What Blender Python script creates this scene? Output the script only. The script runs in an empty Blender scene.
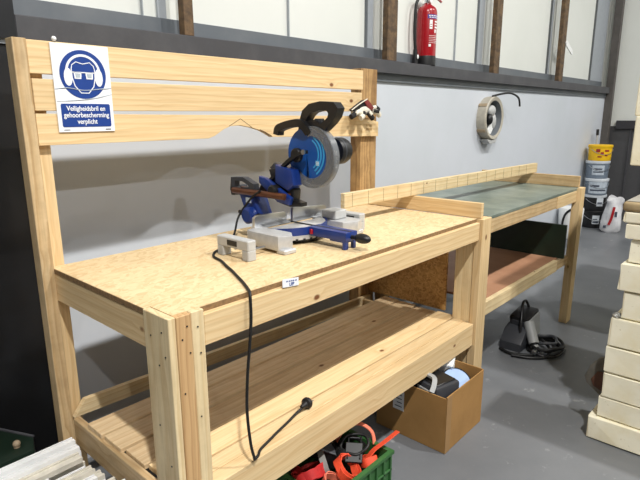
import bpy, bmesh, math, random
from mathutils import Vector, Matrix
random.seed(7)
S = bpy.context.scene
COL = S.collection
PI = math.pi

# ------------------------------------------------------------------ colours
def lin(c):
    out = []
    for v in c[:3]:
        v /= 255.0
        out.append(v / 12.92 if v <= .04045 else ((v + .055) / 1.055) ** 2.4)
    return (*out, 1.0)

def new_mat(name):
    m = bpy.data.materials.new(name); m.use_nodes = True
    nt = m.node_tree
    return m, nt, nt.nodes['Principled BSDF']

def nd(nt, kind, **kw):
    n = nt.nodes.new(kind)
    for k, v in kw.items():
        if k in n.inputs: n.inputs[k].default_value = v
        else: setattr(n, k, v)
    return n

def plain(name, rgb, rough=.5, metal=0.0, noise=.06, scale=25.0, bump=0.0, alpha=1.0, coat=0.0):
    """a slightly mottled procedural paint / plastic / metal"""
    m, nt, b = new_mat(name)
    L = nt.links.new
    tc = nd(nt, 'ShaderNodeTexCoord')
    nz = nd(nt, 'ShaderNodeTexNoise', Scale=scale, Detail=4.0)
    L(tc.outputs['Object'], nz.inputs['Vector'])
    c = lin(rgb)
    rp = nd(nt, 'ShaderNodeValToRGB')
    rp.color_ramp.elements[0].position = .3; rp.color_ramp.elements[1].position = .7
    rp.color_ramp.elements[0].color = (*[v * (1 - noise) for v in c[:3]], 1)
    rp.color_ramp.elements[1].color = (*[min(1, v * (1 + noise)) for v in c[:3]], 1)
    L(nz.outputs['Fac'], rp.inputs['Fac']); L(rp.outputs['Color'], b.inputs['Base Color'])
    b.inputs['Roughness'].default_value = rough
    b.inputs['Metallic'].default_value = metal
    b.inputs['Alpha'].default_value = alpha
    b.inputs['Coat Weight'].default_value = coat
    if bump:
        bp = nd(nt, 'ShaderNodeBump', Strength=bump, Distance=.01)
        L(nz.outputs['Fac'], bp.inputs['Height']); L(bp.outputs['Normal'], b.inputs['Normal'])
    return m

def wood(name, axis, light, dark, knot=(120, 74, 38), freq=46.0, dirt=0.0, knot_r=.085):
    """sawn pine: growth rings cut along the board, streaks and knots"""
    m, nt, b = new_mat(name)
    L = nt.links.new
    tc = nd(nt, 'ShaderNodeTexCoord'); oi = nd(nt, 'ShaderNodeObjectInfo')
    mp = nd(nt, 'ShaderNodeMapping')
    mp.inputs['Rotation'].default_value = {'x': (0, 0, 0), 'y': (0, 0, -PI / 2), 'z': (0, PI / 2, 0)}[axis]
    L(tc.outputs['Object'], mp.inputs['Vector'])
    off = nd(nt, 'ShaderNodeCombineXYZ')
    mx = nd(nt, 'ShaderNodeMath', operation='MULTIPLY'); mx.inputs[1].default_value = 37.0
    my = nd(nt, 'ShaderNodeMath', operation='MULTIPLY_ADD'); my.inputs[1].default_value = .12; my.inputs[2].default_value = -.06
    mz = nd(nt, 'ShaderNodeMath', operation='MULTIPLY_ADD'); mz.inputs[1].default_value = .06; mz.inputs[2].default_value = .035
    for q, s in ((mx, 'X'), (my, 'Y'), (mz, 'Z')):
        L(oi.outputs['Random'], q.inputs[0]); L(q.outputs[0], off.inputs[s])
    ad = nd(nt, 'ShaderNodeVectorMath', operation='ADD')
    L(mp.outputs['Vector'], ad.inputs[0]); L(off.outputs[0], ad.inputs[1])
    st = nd(nt, 'ShaderNodeVectorMath', operation='MULTIPLY'); st.inputs[1].default_value = (1.3, 9, 9)
    L(ad.outputs[0], st.inputs[0])
    n1 = nd(nt, 'ShaderNodeTexNoise', Scale=1.6, Detail=2.0); L(st.outputs[0], n1.inputs['Vector'])
    sp = nd(nt, 'ShaderNodeSeparateXYZ'); L(ad.outputs[0], sp.inputs[0])
    def math2(op, a, bb):
        n = nd(nt, 'ShaderNodeMath', operation=op)
        for i, v in enumerate((a, bb)):
            if isinstance(v, (int, float)): n.inputs[i].default_value = v
            else: L(v, n.inputs[i])
        return n.outputs[0]
    # knots
    kv = nd(nt, 'ShaderNodeVectorMath', operation='MULTIPLY'); kv.inputs[1].default_value = (5.0, 8.0, 8.0)
    L(ad.outputs[0], kv.inputs[0])
    vo = nd(nt, 'ShaderNodeTexVoronoi', Scale=1.0); L(kv.outputs[0], vo.inputs['Vector'])
    kr = nd(nt, 'ShaderNodeMapRange'); kr.inputs['From Min'].default_value = knot_r * .55; kr.inputs['From Max'].default_value = knot_r
    kr.inputs['To Min'].default_value = 1; kr.inputs['To Max'].default_value = 0
    L(vo.outputs['Distance'], kr.inputs['Value'])
    r = math2('SQRT', math2('ADD', math2('MULTIPLY', sp.outputs['Y'], sp.outputs['Y']), math2('MULTIPLY', sp.outputs['Z'], sp.outputs['Z'])), 0)
    bend = nd(nt, 'ShaderNodeMapRange'); bend.inputs['From Max'].default_value = knot_r * 3
    bend.inputs['To Min'].default_value = .02; bend.inputs['To Max'].default_value = 0
    L(vo.outputs['Distance'], bend.inputs['Value'])
    r2 = math2('ADD', math2('ADD', r, math2('MULTIPLY', n1.outputs['Fac'], .05)), bend.outputs[0])
    ring = math2('FRACT', math2('MULTIPLY', r2, freq), 0)
    rp = nd(nt, 'ShaderNodeValToRGB')
    e = rp.color_ramp.elements
    mid = tuple((a * .6 + d * .4) for a, d in zip(light, dark))
    e[0].position = 0; e[0].color = lin(light)
    e[1].position = 1; e[1].color = lin(light)
    q = e.new(.55); q.color = lin(mid)
    q = e.new(.85); q.color = lin(dark)
    L(ring, rp.inputs['Fac'])
    # fine streaks
    s2 = nd(nt, 'ShaderNodeVectorMath', operation='MULTIPLY'); s2.inputs[1].default_value = (6, 160, 160)
    L(ad.outputs[0], s2.inputs[0])
    n2 = nd(nt, 'ShaderNodeTexNoise', Scale=1.0, Detail=3.0); L(s2.outputs[0], n2.inputs['Vector'])
    mxs = nd(nt, 'ShaderNodeMix', data_type='RGBA', blend_type='MULTIPLY')
    rs = nd(nt, 'ShaderNodeValToRGB'); rs.color_ramp.elements[0].color = (.78, .74, .68, 1); rs.color_ramp.elements[0].position = .25
    rs.color_ramp.elements[1].position = .6
    L(n2.outputs['Fac'], rs.inputs['Fac'])
    mxs.inputs[0].default_value = .7
    L(rp.outputs['Color'], mxs.inputs[6]); L(rs.outputs['Color'], mxs.inputs[7])
    mk = nd(nt, 'ShaderNodeMix', data_type='RGBA')
    L(kr.outputs[0], mk.inputs[0]); L(mxs.outputs[2], mk.inputs[6]); mk.inputs[7].default_value = lin(knot)
    # board to board tint
    tv = nd(nt, 'ShaderNodeMapRange'); tv.inputs['To Min'].default_value = .9; tv.inputs['To Max'].default_value = 1.06
    L(oi.outputs['Random'], tv.inputs['Value'])
    mt = nd(nt, 'ShaderNodeVectorMath', operation='SCALE'); L(mk.outputs[2], mt.inputs[0]); L(tv.outputs[0], mt.inputs['Scale'])
    last = mt.outputs[0]
    if dirt:
        n3 = nd(nt, 'ShaderNodeTexNoise', Scale=9.0, Detail=6.0, Roughness=.7); L(tc.outputs['Object'], n3.inputs['Vector'])
        rd = nd(nt, 'ShaderNodeValToRGB'); rd.color_ramp.elements[0].position = .35; rd.color_ramp.elements[0].color = (.32, .28, .24, 1)
        rd.color_ramp.elements[1].position = .6
        L(n3.outputs['Fac'], rd.inputs['Fac'])
        md = nd(nt, 'ShaderNodeMix', data_type='RGBA', blend_type='MULTIPLY'); md.inputs[0].default_value = dirt
        L(last, md.inputs[6]); L(rd.outputs['Color'], md.inputs[7]); last = md.outputs[2]
    L(last, b.inputs['Base Color'])
    b.inputs['Roughness'].default_value = .62
    bp = nd(nt, 'ShaderNodeBump', Strength=.15, Distance=.002); L(n2.outputs['Fac'], bp.inputs['Height']); L(bp.outputs['Normal'], b.inputs['Normal'])
    return m

def osb(name, cols, stain=.22):
    m, nt, b = new_mat(name)
    L = nt.links.new
    tc = nd(nt, 'ShaderNodeTexCoord')
    wn = nd(nt, 'ShaderNodeTexNoise', Scale=14.0, Detail=2.0); L(tc.outputs['Object'], wn.inputs['Vector'])
    wa = nd(nt, 'ShaderNodeVectorMath', operation='MULTIPLY_ADD'); wa.inputs[1].default_value = (.03, .03, .03)
    L(wn.outputs['Color'], wa.inputs[0]); L(tc.outputs['Object'], wa.inputs[2])
    prev = None
    for i, (rz, sc) in enumerate(((.25, (24, 90, 90)), (1.15, (28, 100, 100)), (2.2, (24, 80, 80)), (2.9, (32, 110, 110)))):
        mp = nd(nt, 'ShaderNodeMapping'); mp.inputs['Rotation'].default_value = (.0, .0, rz); mp.inputs['Location'].default_value = (i * 3.3, i, i)
        L(wa.outputs[0], mp.inputs['Vector'])
        sv = nd(nt, 'ShaderNodeVectorMath', operation='MULTIPLY'); sv.inputs[1].default_value = sc; L(mp.outputs[0], sv.inputs[0])
        vo = nd(nt, 'ShaderNodeTexVoronoi', Scale=1.0); L(sv.outputs[0], vo.inputs['Vector'])
        se = nd(nt, 'ShaderNodeSeparateColor'); L(vo.outputs['Color'], se.inputs[0])
        rp = nd(nt, 'ShaderNodeValToRGB'); e = rp.color_ramp.elements
        e[0].color = lin(cols[0]); e[1].color = lin(cols[2]); q = e.new(.4); q.color = lin(cols[1])
        L(se.outputs[0], rp.inputs['Fac'])
        if prev is None: prev = rp.outputs['Color']
        else:
            gt = nd(nt, 'ShaderNodeMath', operation='GREATER_THAN'); gt.inputs[1].default_value = .55; L(se.outputs[1], gt.inputs[0])
            mx = nd(nt, 'ShaderNodeMix', data_type='RGBA'); L(gt.outputs[0], mx.inputs[0]); L(prev, mx.inputs[6]); L(rp.outputs['Color'], mx.inputs[7])
            prev = mx.outputs[2]
    n3 = nd(nt, 'ShaderNodeTexNoise', Scale=3.5, Detail=5.0); L(tc.outputs['Object'], n3.inputs['Vector'])
    rd = nd(nt, 'ShaderNodeValToRGB'); rd.color_ramp.elements[0].position = .35; rd.color_ramp.elements[0].color = (.62, .52, .4, 1); rd.color_ramp.elements[1].position = .6
    L(n3.outputs['Fac'], rd.inputs['Fac'])
    md = nd(nt, 'ShaderNodeMix', data_type='RGBA', blend_type='MULTIPLY'); md.inputs[0].default_value = stain
    L(prev, md.inputs[6]); L(rd.outputs['Color'], md.inputs[7])
    L(md.outputs[2], b.inputs['Base Color']); b.inputs['Roughness'].default_value = .6
    return m

def stained(name, base, spots, rough=.5, scale=3.0, lo=.45, hi=.65, fine=None, spec=.5, bump=0):
    """two-tone surface with irregular stains (concrete, paint, dirty sheet)"""
    m, nt, b = new_mat(name)
    L = nt.links.new
    tc = nd(nt, 'ShaderNodeTexCoord')
    n = nd(nt, 'ShaderNodeTexNoise', Scale=scale, Detail=7.0, Roughness=.62); L(tc.outputs['Object'], n.inputs['Vector'])
    rp = nd(nt, 'ShaderNodeValToRGB'); e = rp.color_ramp.elements
    e[0].position = lo; e[0].color = lin(base); e[1].position = hi; e[1].color = lin(spots)
    L(n.outputs['Fac'], rp.inputs['Fac']); last = rp.outputs['Color']
    if fine:
        n2 = nd(nt, 'ShaderNodeTexNoise', Scale=fine[0], Detail=5.0, Roughness=.7); L(tc.outputs['Object'], n2.inputs['Vector'])
        r2 = nd(nt, 'ShaderNodeMapRange'); r2.inputs['From Min'].default_value = fine[2]; r2.inputs['From Max'].default_value = fine[2] + .06
        L(n2.outputs['Fac'], r2.inputs['Value'])
        mx = nd(nt, 'ShaderNodeMix', data_type='RGBA'); L(r2.outputs[0], mx.inputs[0]); L(last, mx.inputs[6]); mx.inputs[7].default_value = lin(fine[1])
        last = mx.outputs[2]
    L(last, b.inputs['Base Color']); b.inputs['Roughness'].default_value = rough; b.inputs['Specular IOR Level'].default_value = spec
    if bump:
        bp = nd(nt, 'ShaderNodeBump', Strength=bump, Distance=.01); L(n.outputs['Fac'], bp.inputs['Height']); L(bp.outputs['Normal'], b.inputs['Normal'])
    return m

PINE = ((229, 202, 156), (218, 186, 137))
M = {}
for ax in 'xyz':
    M['pine_' + ax] = wood('pine along ' + ax, ax, *PINE)
    M['aged_' + ax] = wood('aged pine along ' + ax, ax, (214, 188, 146), (194, 162, 116), dirt=.3)
    M['pale_' + ax] = wood('pale planed timber along ' + ax, ax, (232, 212, 170), (218, 192, 146), dirt=.15, freq=45, knot_r=.05)
M['dirty_x'] = wood('trodden shelf plank', 'x', (236, 210, 168), (222, 190, 146), dirt=.15, freq=40)
M['brown_z'] = wood('brown heartwood', 'z', (206, 170, 122), (184, 144, 98), freq=60, knot_r=.03)
M['weathered_z'] = wood('weathered grey brown timber', 'z', (204, 166, 112), (164, 126, 80), dirt=.55)
M['osb'] = osb('oriented strand board', ((212, 182, 136), (224, 198, 153), (231, 208, 166)))
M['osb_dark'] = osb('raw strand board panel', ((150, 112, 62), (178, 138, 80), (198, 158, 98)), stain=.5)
M['osb_edge'] = plain('strand board edge', (132, 104, 70), .8, noise=.3, scale=90)
M['plywood'] = stained('reddish plywood', (178, 134, 104), (158, 114, 86), .6, 3.5, .35, .7)
M['green_top'] = stained('worn green painted board', (102, 114, 106), (142, 150, 138), .36, 5, .4, .7, fine=(26, (196, 198, 180), .68))
M['black_green'] = stained('dark green coated sheet', (14, 32, 20), (22, 42, 30), .45, 4)
M['wall'] = stained('pale blue grey wall paint', (203, 208, 216), (196, 202, 208), .6, 1.6, .35, .7)
M['panel'] = stained('off white cladding', (222, 224, 219), (214, 217, 211), .5, 1.0, .3, .7)
M['ledge'] = stained('anthracite painted steel', (66, 66, 70), (76, 76, 79), .55, 6, fine=(40, (150, 150, 150), .76))
M['steel_grey'] = stained('mid grey painted steel', (96, 102, 108), (108, 112, 116), .5, 3)
M['strip_grey'] = plain('pale grey steel strip', (160, 166, 172), .45, noise=.05)
M['seam'] = plain('dark joint', (84, 88, 90), .6)
M['rust'] = stained('rusty brown steel', (74, 58, 42), (112, 88, 60), .7, 22, .4, .65, fine=(70, (180, 150, 104), .68))
M['floor'] = stained('grey painted concrete', (102, 105, 109), (122, 124, 127), .40, 1.6, .3, .72, fine=(11, (136, 138, 139), .63), spec=.35)
M['black'] = plain('matt black plastic', (22, 22, 24), .45, noise=.15)
M['rubber'] = plain('black rubber', (18, 18, 19), .55)
M['black_sheet'] = stained('black sheet', (10, 11, 14), (20, 22, 26), .45, 4)
M['dark_metal'] = plain('dark metal', (58, 58, 60), .4, .8)
M['steel'] = plain('bright steel', (205, 207, 210), .28, 1.0, noise=.05)
M['cast'] = plain('cast aluminium', (196, 197, 198), .42, .35, noise=.07, scale=60)
M['grey_plastic'] = plain('light grey plastic', (182, 183, 182), .45)
M['blue'] = plain('blue painted casting', (20, 50, 122), .38, noise=.10, coat=.2)
M['blue_guard'] = plain('blue guard plastic', (20, 80, 160), .38, noise=.08)
M['cyan'] = plain('cyan print', (60, 160, 215), .4)
M['copper'] = plain('oily brown rail', (110, 70, 48), .35, .6, noise=.2)
M['smoke'] = plain('smoky clear guard', (128, 131, 134), .3, alpha=.55)
M['white'] = plain('white plastic', (236, 237, 236), .45, noise=.03)
M['paper'] = plain('white paper', (236, 238, 242), .6, noise=.03, scale=8)
M['sign_blue'] = plain('sign blue', (26, 62, 138), .45, noise=.04)
M['red'] = plain('signal red enamel', (158, 14, 26), .28, noise=.04, coat=.4)
M['red_dark'] = plain('dull red', (150, 34, 32), .5)
M['violet'] = plain('violet print', (70, 58, 140), .5)
M['card'] = stained('brown corrugated card', (162, 122, 70), (150, 112, 62), .75, 5)
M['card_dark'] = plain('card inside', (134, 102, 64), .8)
M['foam'] = stained('cream foam core', (250, 244, 220), (240, 230, 196), .75, 7, .45, .7, fine=(16, (196, 184, 148), .66), bump=.25)
M['slab'] = stained('brown edged slab', (172, 152, 116), (140, 120, 90), .8, 6)
M['slab_top'] = stained('grey slab face', (150, 146, 136), (126, 122, 114), .8, 5)
M['foil'] = plain('crumpled grey foil', (168, 168, 164), .4, .4, noise=.2)
M['green'] = plain('green crate plastic', (50, 96, 50), .45, noise=.08)
M['orange'] = plain('orange webbing', (226, 78, 46), .6, noise=.1, scale=120)
M['orange_pale'] = plain('faded orange webbing', (222, 122, 96), .6, noise=.1, scale=120)
M['red_web'] = plain('red webbing', (176, 30, 30), .6, noise=.1, scale=120)
M['grey_web'] = plain('grey webbing', (120, 118, 114), .7, noise=.1, scale=120)
M['alu'] = plain('mill finish aluminium', (252, 253, 254), .28, .0, noise=.02, scale=30)
M['alu_dull'] = plain('dull dusty aluminium', (222, 217, 204), .5, .0, noise=.12, scale=30)
M['yellow'] = plain('yellow bucket plastic', (238, 190, 20), .45, noise=.05)
M['grey_bucket'] = plain('slate bucket plastic', (112, 124, 138), .4)
M['black_bucket'] = plain('black bucket plastic', (26, 26, 28), .4)
M['lid_pale'] = plain('pale bucket lid', (206, 212, 218), .4)
M['label_grey'] = plain('pale grey label', (176, 186, 196), .6, noise=.12, scale=40)
M['print_dark'] = plain('dark print', (70, 76, 90), .6)
M['tan'] = plain('tan plastic', (160, 142, 116), .6)
M['sack'] = stained('white woven sack', (226, 226, 228), (202, 202, 206), .5, 14, .4, .7, bump=.4)
M['disc_blue'] = plain('pale blue disc', (150, 176, 214), .5)
M['charcoal'] = plain('charcoal plastic', (58, 60, 65), .5)
M['tool_grey'] = plain('tool grey plastic', (150, 152, 152), .5)
M['knit_white'] = plain('white knit', (222, 216, 200), .85, noise=.15, scale=160, bump=.4)
M['knit_black'] = plain('black knit', (30, 28, 28), .85, noise=.2, scale=160)
M['cuff'] = plain('maroon cuff', (120, 46, 42), .85, noise=.15, scale=160)
M['door_red'] = plain('brown leather', (86, 54, 40), .6)
M['pencil'] = plain('pencil line', (96, 70, 48), .8)
M['scrim'] = plain('purple grey cloth', (86, 70, 100), .8)

# ------------------------------------------------------------------ mesh builder
class MB:
    def __init__(s): s.bm = bmesh.new()
    def _take(s, verts, mat):
        if mat is not None: bmesh.ops.transform(s.bm, matrix=mat, verts=verts)
    def box(s, x0, x1, y0, y1, z0, z1, bevel=.0, mat=None, seg=1):
        g = bmesh.ops.create_cube(s.bm, size=1)
        v = g['verts']
        bmesh.ops.transform(s.bm, matrix=Matrix.Translation(((x0 + x1) / 2, (y0 + y1) / 2, (z0 + z1) / 2)) @ Matrix.Diagonal((x1 - x0, y1 - y0, z1 - z0, 1)), verts=v)
        if bevel:
            es = list({e for q in v for e in q.link_edges})
            r = bmesh.ops.bevel(s.bm, geom=es, offset=bevel, segments=seg, affect='EDGES', profile=.5)
            v = list({q for f in r['faces'] for q in f.verts} | {q for q in v if q.is_valid})
        s._take(v, mat); return s
    def prism(s, pts, axis, a, b, bevel=0):
        """polygon pts in the two other axes (in x,y,z order), extruded from a to b along axis"""
        def put(p, t):
            if axis == 'x': return (t, p[0], p[1])
            if axis == 'y': return (p[0], t, p[1])
            return (p[0], p[1], t)
        A = [s.bm.verts.new(put(p, a)) for p in pts]; B = [s.bm.verts.new(put(p, b)) for p in pts]
        n = len(pts); fs = [s.bm.faces.new(A), s.bm.faces.new(B[::-1])]
        for i in range(n): fs.append(s.bm.faces.new((A[i], B[i], B[(i + 1) % n], A[(i + 1) % n])))
        bmesh.ops.recalc_face_normals(s.bm, faces=fs)
        if bevel:
            es = list({e for f in fs[:2] for e in f.edges})
            bmesh.ops.bevel(s.bm, geom=es, offset=bevel, segments=2, affect='EDGES', profile=.5)
        return s
    def ring_prism(s, outer, inner, axis, a, b):
        """frame: outer and inner polygons with equal counts"""
        def put(p, t):
            if axis == 'x': return (t, p[0], p[1])
            if axis == 'y': return (p[0], t, p[1])
            return (p[0], p[1], t)
        n = len(outer); V = [[s.bm.verts.new(put(p, t)) for p in ps] for ps in (outer, inner) for t in (a, b)]
        oA, oB, iA, iB = V; fs = []
        for i in range(n):
            j = (i + 1) % n
            fs += [s.bm.faces.new((oA[i], oA[j], oB[j], oB[i])), s.bm.faces.new((iA[j], iA[i], iB[i], iB[j])),
                   s.bm.faces.new((oA[j], oA[i], iA[i], iA[j])), s.bm.faces.new((oB[i], oB[j], iB[j], iB[i]))]
        bmesh.ops.recalc_face_normals(s.bm, faces=fs)
        return s
    def lathe(s, prof, c=(0, 0, 0), seg=32, mat=None, cap=True):
        """(radius, height) profile turned about +z, then mat"""
        rings = []
        for r, z in prof:
            if r < 1e-6: rings.append([s.bm.verts.new((c[0], c[1], c[2] + z))])
            else: rings.append([s.bm.verts.new((c[0] + r * math.cos(2 * PI * k / seg), c[1] + r * math.sin(2 * PI * k / seg), c[2] + z)) for k in range(seg)])
        fs = []
        for A, B in zip(rings, rings[1:]):
            for k in range(seg):
                k2 = (k + 1) % seg
                if len(A) == 1 and len(B) == 1: continue
                if len(A) == 1: fs.append(s.bm.faces.new((A[0], B[k], B[k2])))
                elif len(B) == 1: fs.append(s.bm.faces.new((A[k], A[k2], B[0])))
                else: fs.append(s.bm.faces.new((A[k], A[k2], B[k2], B[k])))
        if cap:
            for R in (rings[0], rings[-1]):
                if len(R) > 1: fs.append(s.bm.faces.new(R))
        bmesh.ops.recalc_face_normals(s.bm, faces=fs)
        s._take([v for R in rings for v in R], mat); return s
    def rod(s, a, b, r, seg=16, r2=None):
        a, b = Vector(a), Vector(b); d = b - a
        q = d.to_track_quat('Z', 'Y').to_matrix().to_4x4()
        return s.lathe([(r, 0), (r if r2 is None else r2, d.length)], seg=seg, mat=Matrix.Translation(a) @ q)
    def sweep(s, pts, prof, smooth=6, up=(0, 0, 1), closed=False):
        """2-D profile swept along a smoothed path; profile x lies along the side, y along up"""
        P = [Vector(p) for p in pts]
        if smooth > 1: P = catmull(P, smooth, closed)
        n = len(P); rings = []; u = Vector(up)
        for i in range(n):
            if closed: t = P[(i + 1) % n] - P[i - 1]
            else: t = P[min(i + 1, n - 1)] - P[max(i - 1, 0)]
            if t.length < 1e-9: t = Vector((1, 0, 0))
            t.normalize()
            side = t.cross(u)
            if side.length < 1e-4: side = t.cross(Vector((.3, .9, .1)))
            side.normalize(); w = side.cross(t).normalized()
            rings.append([s.bm.verts.new(P[i] + side * a + w * b) for a, b in prof])
            u = w
        m = len(prof); fs = []
        for i in range(n if closed else n - 1):
            A, B = rings[i], rings[(i + 1) % n]
            for k in range(m): fs.append(s.bm.faces.new((A[k], A[(k + 1) % m], B[(k + 1) % m], B[k])))
        if not closed: fs += [s.bm.faces.new(rings[0]), s.bm.faces.new(rings[-1])]
        bmesh.ops.recalc_face_normals(s.bm, faces=fs)
        return s
    def tube(s, pts, r, seg=10, smooth=6, closed=False):
        return s.sweep(pts, [(r * math.cos(2 * PI * k / seg), r * math.sin(2 * PI * k / seg)) for k in range(seg)], smooth, closed=closed)
    def ribbon(s, pts, w, t=.002, up=(0, 0, 1), smooth=6, closed=False):
        return s.sweep(pts, [(-w / 2, -t / 2), (w / 2, -t / 2), (w / 2, t / 2), (-w / 2, t / 2)], smooth, up, closed)
    def blob(s, c, r, seg=16, mat=None):
        g = bmesh.ops.create_uvsphere(s.bm, u_segments=seg, v_segments=seg // 2 + 2, radius=1)
        bmesh.ops.transform(s.bm, matrix=Matrix.Translation(c) @ (mat or Matrix()) @ Matrix.Diagonal((*r, 1)), verts=g['verts'])
        return s
    def rough(s, cuts, amt, seed=1):
        """break the flat faces up and push the vertices about a little"""
        rnd = random.Random(seed)
        bmesh.ops.subdivide_edges(s.bm, edges=s.bm.edges[:], cuts=cuts, use_grid_fill=True)
        for v in s.bm.verts: v.co += Vector((rnd.uniform(-1, 1), rnd.uniform(-1, 1), rnd.uniform(-1, 1))) * amt
        return s

def catmull(P, k, closed=False):
    out = []; n = len(P)
    for i in range(n if closed else n - 1):
        if closed: a, b, c, d = P[i - 1], P[i], P[(i + 1) % n], P[(i + 2) % n]
        else: a, b, c, d = P[max(i - 1, 0)], P[i], P[i + 1], P[min(i + 2, n - 1)]
        for j in range(k):
            t = j / k
            out.append(.5 * ((2 * b) + (c - a) * t + (2 * a - 5 * b + 4 * c - d) * t * t + (3 * b - a - 3 * c + d) * t ** 3))
    if not closed: out.append(P[-1].copy())
    return out

WORLD = {}
def obj(name, mb, mat, parent=None, smooth=None):
    me = bpy.data.meshes.new(name)
    mb.bm.normal_update()
    vs = [v.co for v in mb.bm.verts]
    c = Vector([(min(v[i] for v in vs) + max(v[i] for v in vs)) / 2 for i in range(3)])
    bmesh.ops.translate(mb.bm, verts=mb.bm.verts, vec=-c)
    mb.bm.to_mesh(me); mb.bm.free()
    me.materials.append(mat)
    if smooth:
        me.shade_smooth(); me.set_sharp_from_angle(angle=math.radians(smooth))
    o = bpy.data.objects.new(name, me); COL.objects.link(o)
    WORLD[o.name] = c
    if parent is not None:
        o.parent = parent; o.location = c - WORLD[parent.name]
    else: o.location = c
    return o

def tag(o, label, cat, group=None):
    o['label'] = label; o['category'] = cat
    if group: o['group'] = group
    return o
def thing(name, label, cat, loc, group=None):
    o = bpy.data.objects.new(name, None); COL.objects.link(o); o.location = loc; o.empty_display_size = .05
    WORLD[o.name] = Vector(loc)
    return tag(o, label, cat, group)
def struct(name, mb, mat, parent=None, smooth=None):
    o = obj(name, mb, mat, parent, smooth); o['kind'] = 'structure'; return o
def B(*a, bevel=.0015): return MB().box(*a, bevel=bevel)
def board(name, parent, x0, x1, y0, y1, z0, z1, kind='pine', bevel=.0018):
    d = {'x': x1 - x0, 'y': y1 - y0, 'z': z1 - z0}
    ax = max(d, key=d.get)
    m = M.get(kind + '_' + ax) or M.get(kind) or M['pine_' + ax]
    return obj(name, B(x0, x1, y0, y1, z0, z1, bevel=bevel), m, parent)
def copy_tree(o, parent=None):
    c = o.copy(); COL.objects.link(c)
    if parent is not None: c.parent = parent
    for ch in list(o.children): copy_tree(ch, c)
    return c
def text(name, body, size, mat, parent, centre, rot, extrude=.0004, bold=0.0, align='CENTER', sx=1.0):
    cu = bpy.data.curves.new(name, 'FONT'); cu.body = body; cu.size = size; cu.align_x = align; cu.align_y = 'CENTER'
    cu.extrude = extrude; cu.offset = bold
    t = bpy.data.objects.new('tmp', cu); COL.objects.link(t)
    bpy.context.view_layer.update()
    me = bpy.data.meshes.new_from_object(t.evaluated_get(bpy.context.evaluated_depsgraph_get()))
    bpy.data.objects.remove(t); bpy.data.curves.remove(cu)
    me.materials.clear(); me.materials.append(mat)
    me.transform(Matrix.Diagonal((sx, 1, 1, 1)))
    o = bpy.data.objects.new(name, me); COL.objects.link(o); o.parent = parent
    o.location = Vector(centre) - WORLD[parent.name]; o.rotation_euler = rot
    WORLD[o.name] = Vector(centre)
    return o
def circ(cx, cy, r, n=40, a0=0, a1=2 * PI, full=True):
    k = n if full else n - 1
    return [(cx + r * math.cos(a0 + (a1 - a0) * i / k), cy + r * math.sin(a0 + (a1 - a0) * i / k)) for i in range(n)]
def sector(mb, axis, c, r0, r1, a0, a1, t0, t1, n=24):
    """flat annular sector as a prism"""
    A = [(c[0] + r1 * math.cos(a0 + (a1 - a0) * i / n), c[1] + r1 * math.sin(a0 + (a1 - a0) * i / n)) for i in range(n + 1)]
    Bp = [(c[0] + r0 * math.cos(a1 - (a1 - a0) * i / n), c[1] + r0 * math.sin(a1 - (a1 - a0) * i / n)) for i in range(n + 1)]
    return mb.prism(A + Bp, axis, t0, t1)

# ------------------------------------------------------------------ the setting
struct('floor', MB().box(-7, 7.2, -9, 1.2, -.1, 0), M['floor'])
struct('wall_back', MB().box(-7, 7.2, .95, 1.2, 0, 1.62), M['wall'])
up = struct('wall_back_upper', MB().box(-7, 7.2, 1.02, 1.2, 1.62, 4.6), M['panel'])
struct('trim_1', MB().box(.073, 6.98, .90, 1.03, 1.600, 1.676, bevel=.003), M['ledge'])          # steel ledge
struct('trim_2', MB().box(.073, 6.98, 1.003, 1.025, 1.676, 1.748, bevel=.002), M['steel_grey'])   # skirting above it
struct('trim_3', MB().box(.073, 6.98, .935, .955, 1.555, 1.60), M['steel_grey'])                  # grey strip put in for the shadow band under the ledge
n = 4
for px, w in ((.737, .046), (2.184, .10), (3.653, .10), (5.165, .115)):
    struct('trim_%d' % n, MB().box(px - w / 2, px + w / 2, .905, .945, 1.676, 4.6, bevel=.002), M['rust']); n += 1
for a, b in ((.66, .70), (2.065, 2.125), (3.50, 3.60), (5.06, 5.11), (6.49, 6.97)):                # pale joint strips
    struct('trim_%d' % n, MB().box(a, b, 1.008, 1.022, 1.748, 4.6), M['strip_grey']); n += 1
for a, w, mm in ((.59, .004, 'strip_grey'), (1.41, .004, 'strip_grey'), (2.055, .012, 'steel_grey'), (3.145, .005, 'strip_grey'), (3.49, .012, 'steel_grey'), (5.04, .02, 'seam'), (6.46, .03, 'seam')):
    struct('trim_%d' % n, MB().box(a, a + w, 1.005, 1.022, 1.748, 4.6), M[mm]); n += 1
struct('trim_%d' % n, MB().box(6.985, 7.06, .862, .95, 0, 4.6, bevel=.004), plain('brown grey steel column', (84, 80, 76), .6, noise=.15, scale=12)); n += 1      # corner column
struct('wall_right', MB().box(7.1, 7.3, -9, 1.2, 1.2, 4.6), M['panel'])
struct('wall_right_lower', MB().box(7.1, 7.3, -9, 1.2, 0, 1.2), plain('dark grey cladding', (74, 74, 76), .6))
struct('trim_%d' % n, MB().box(7.05, 7.1, -9, .80, 1.17, 1.27), plain('charcoal rail', (48, 48, 52), .55)); n += 1
for yy in (.5, -.2, -.9): struct('trim_%d' % n, MB().box(7.092, 7.1, yy, yy + .015, 1.27, 4.6), M['seam']); n += 1
for yy in (.62, .42, .1): struct('trim_%d' % n, MB().box(7.08, 7.1, yy, yy + .02, 0, 1.17), M['ledge']); n += 1
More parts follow.
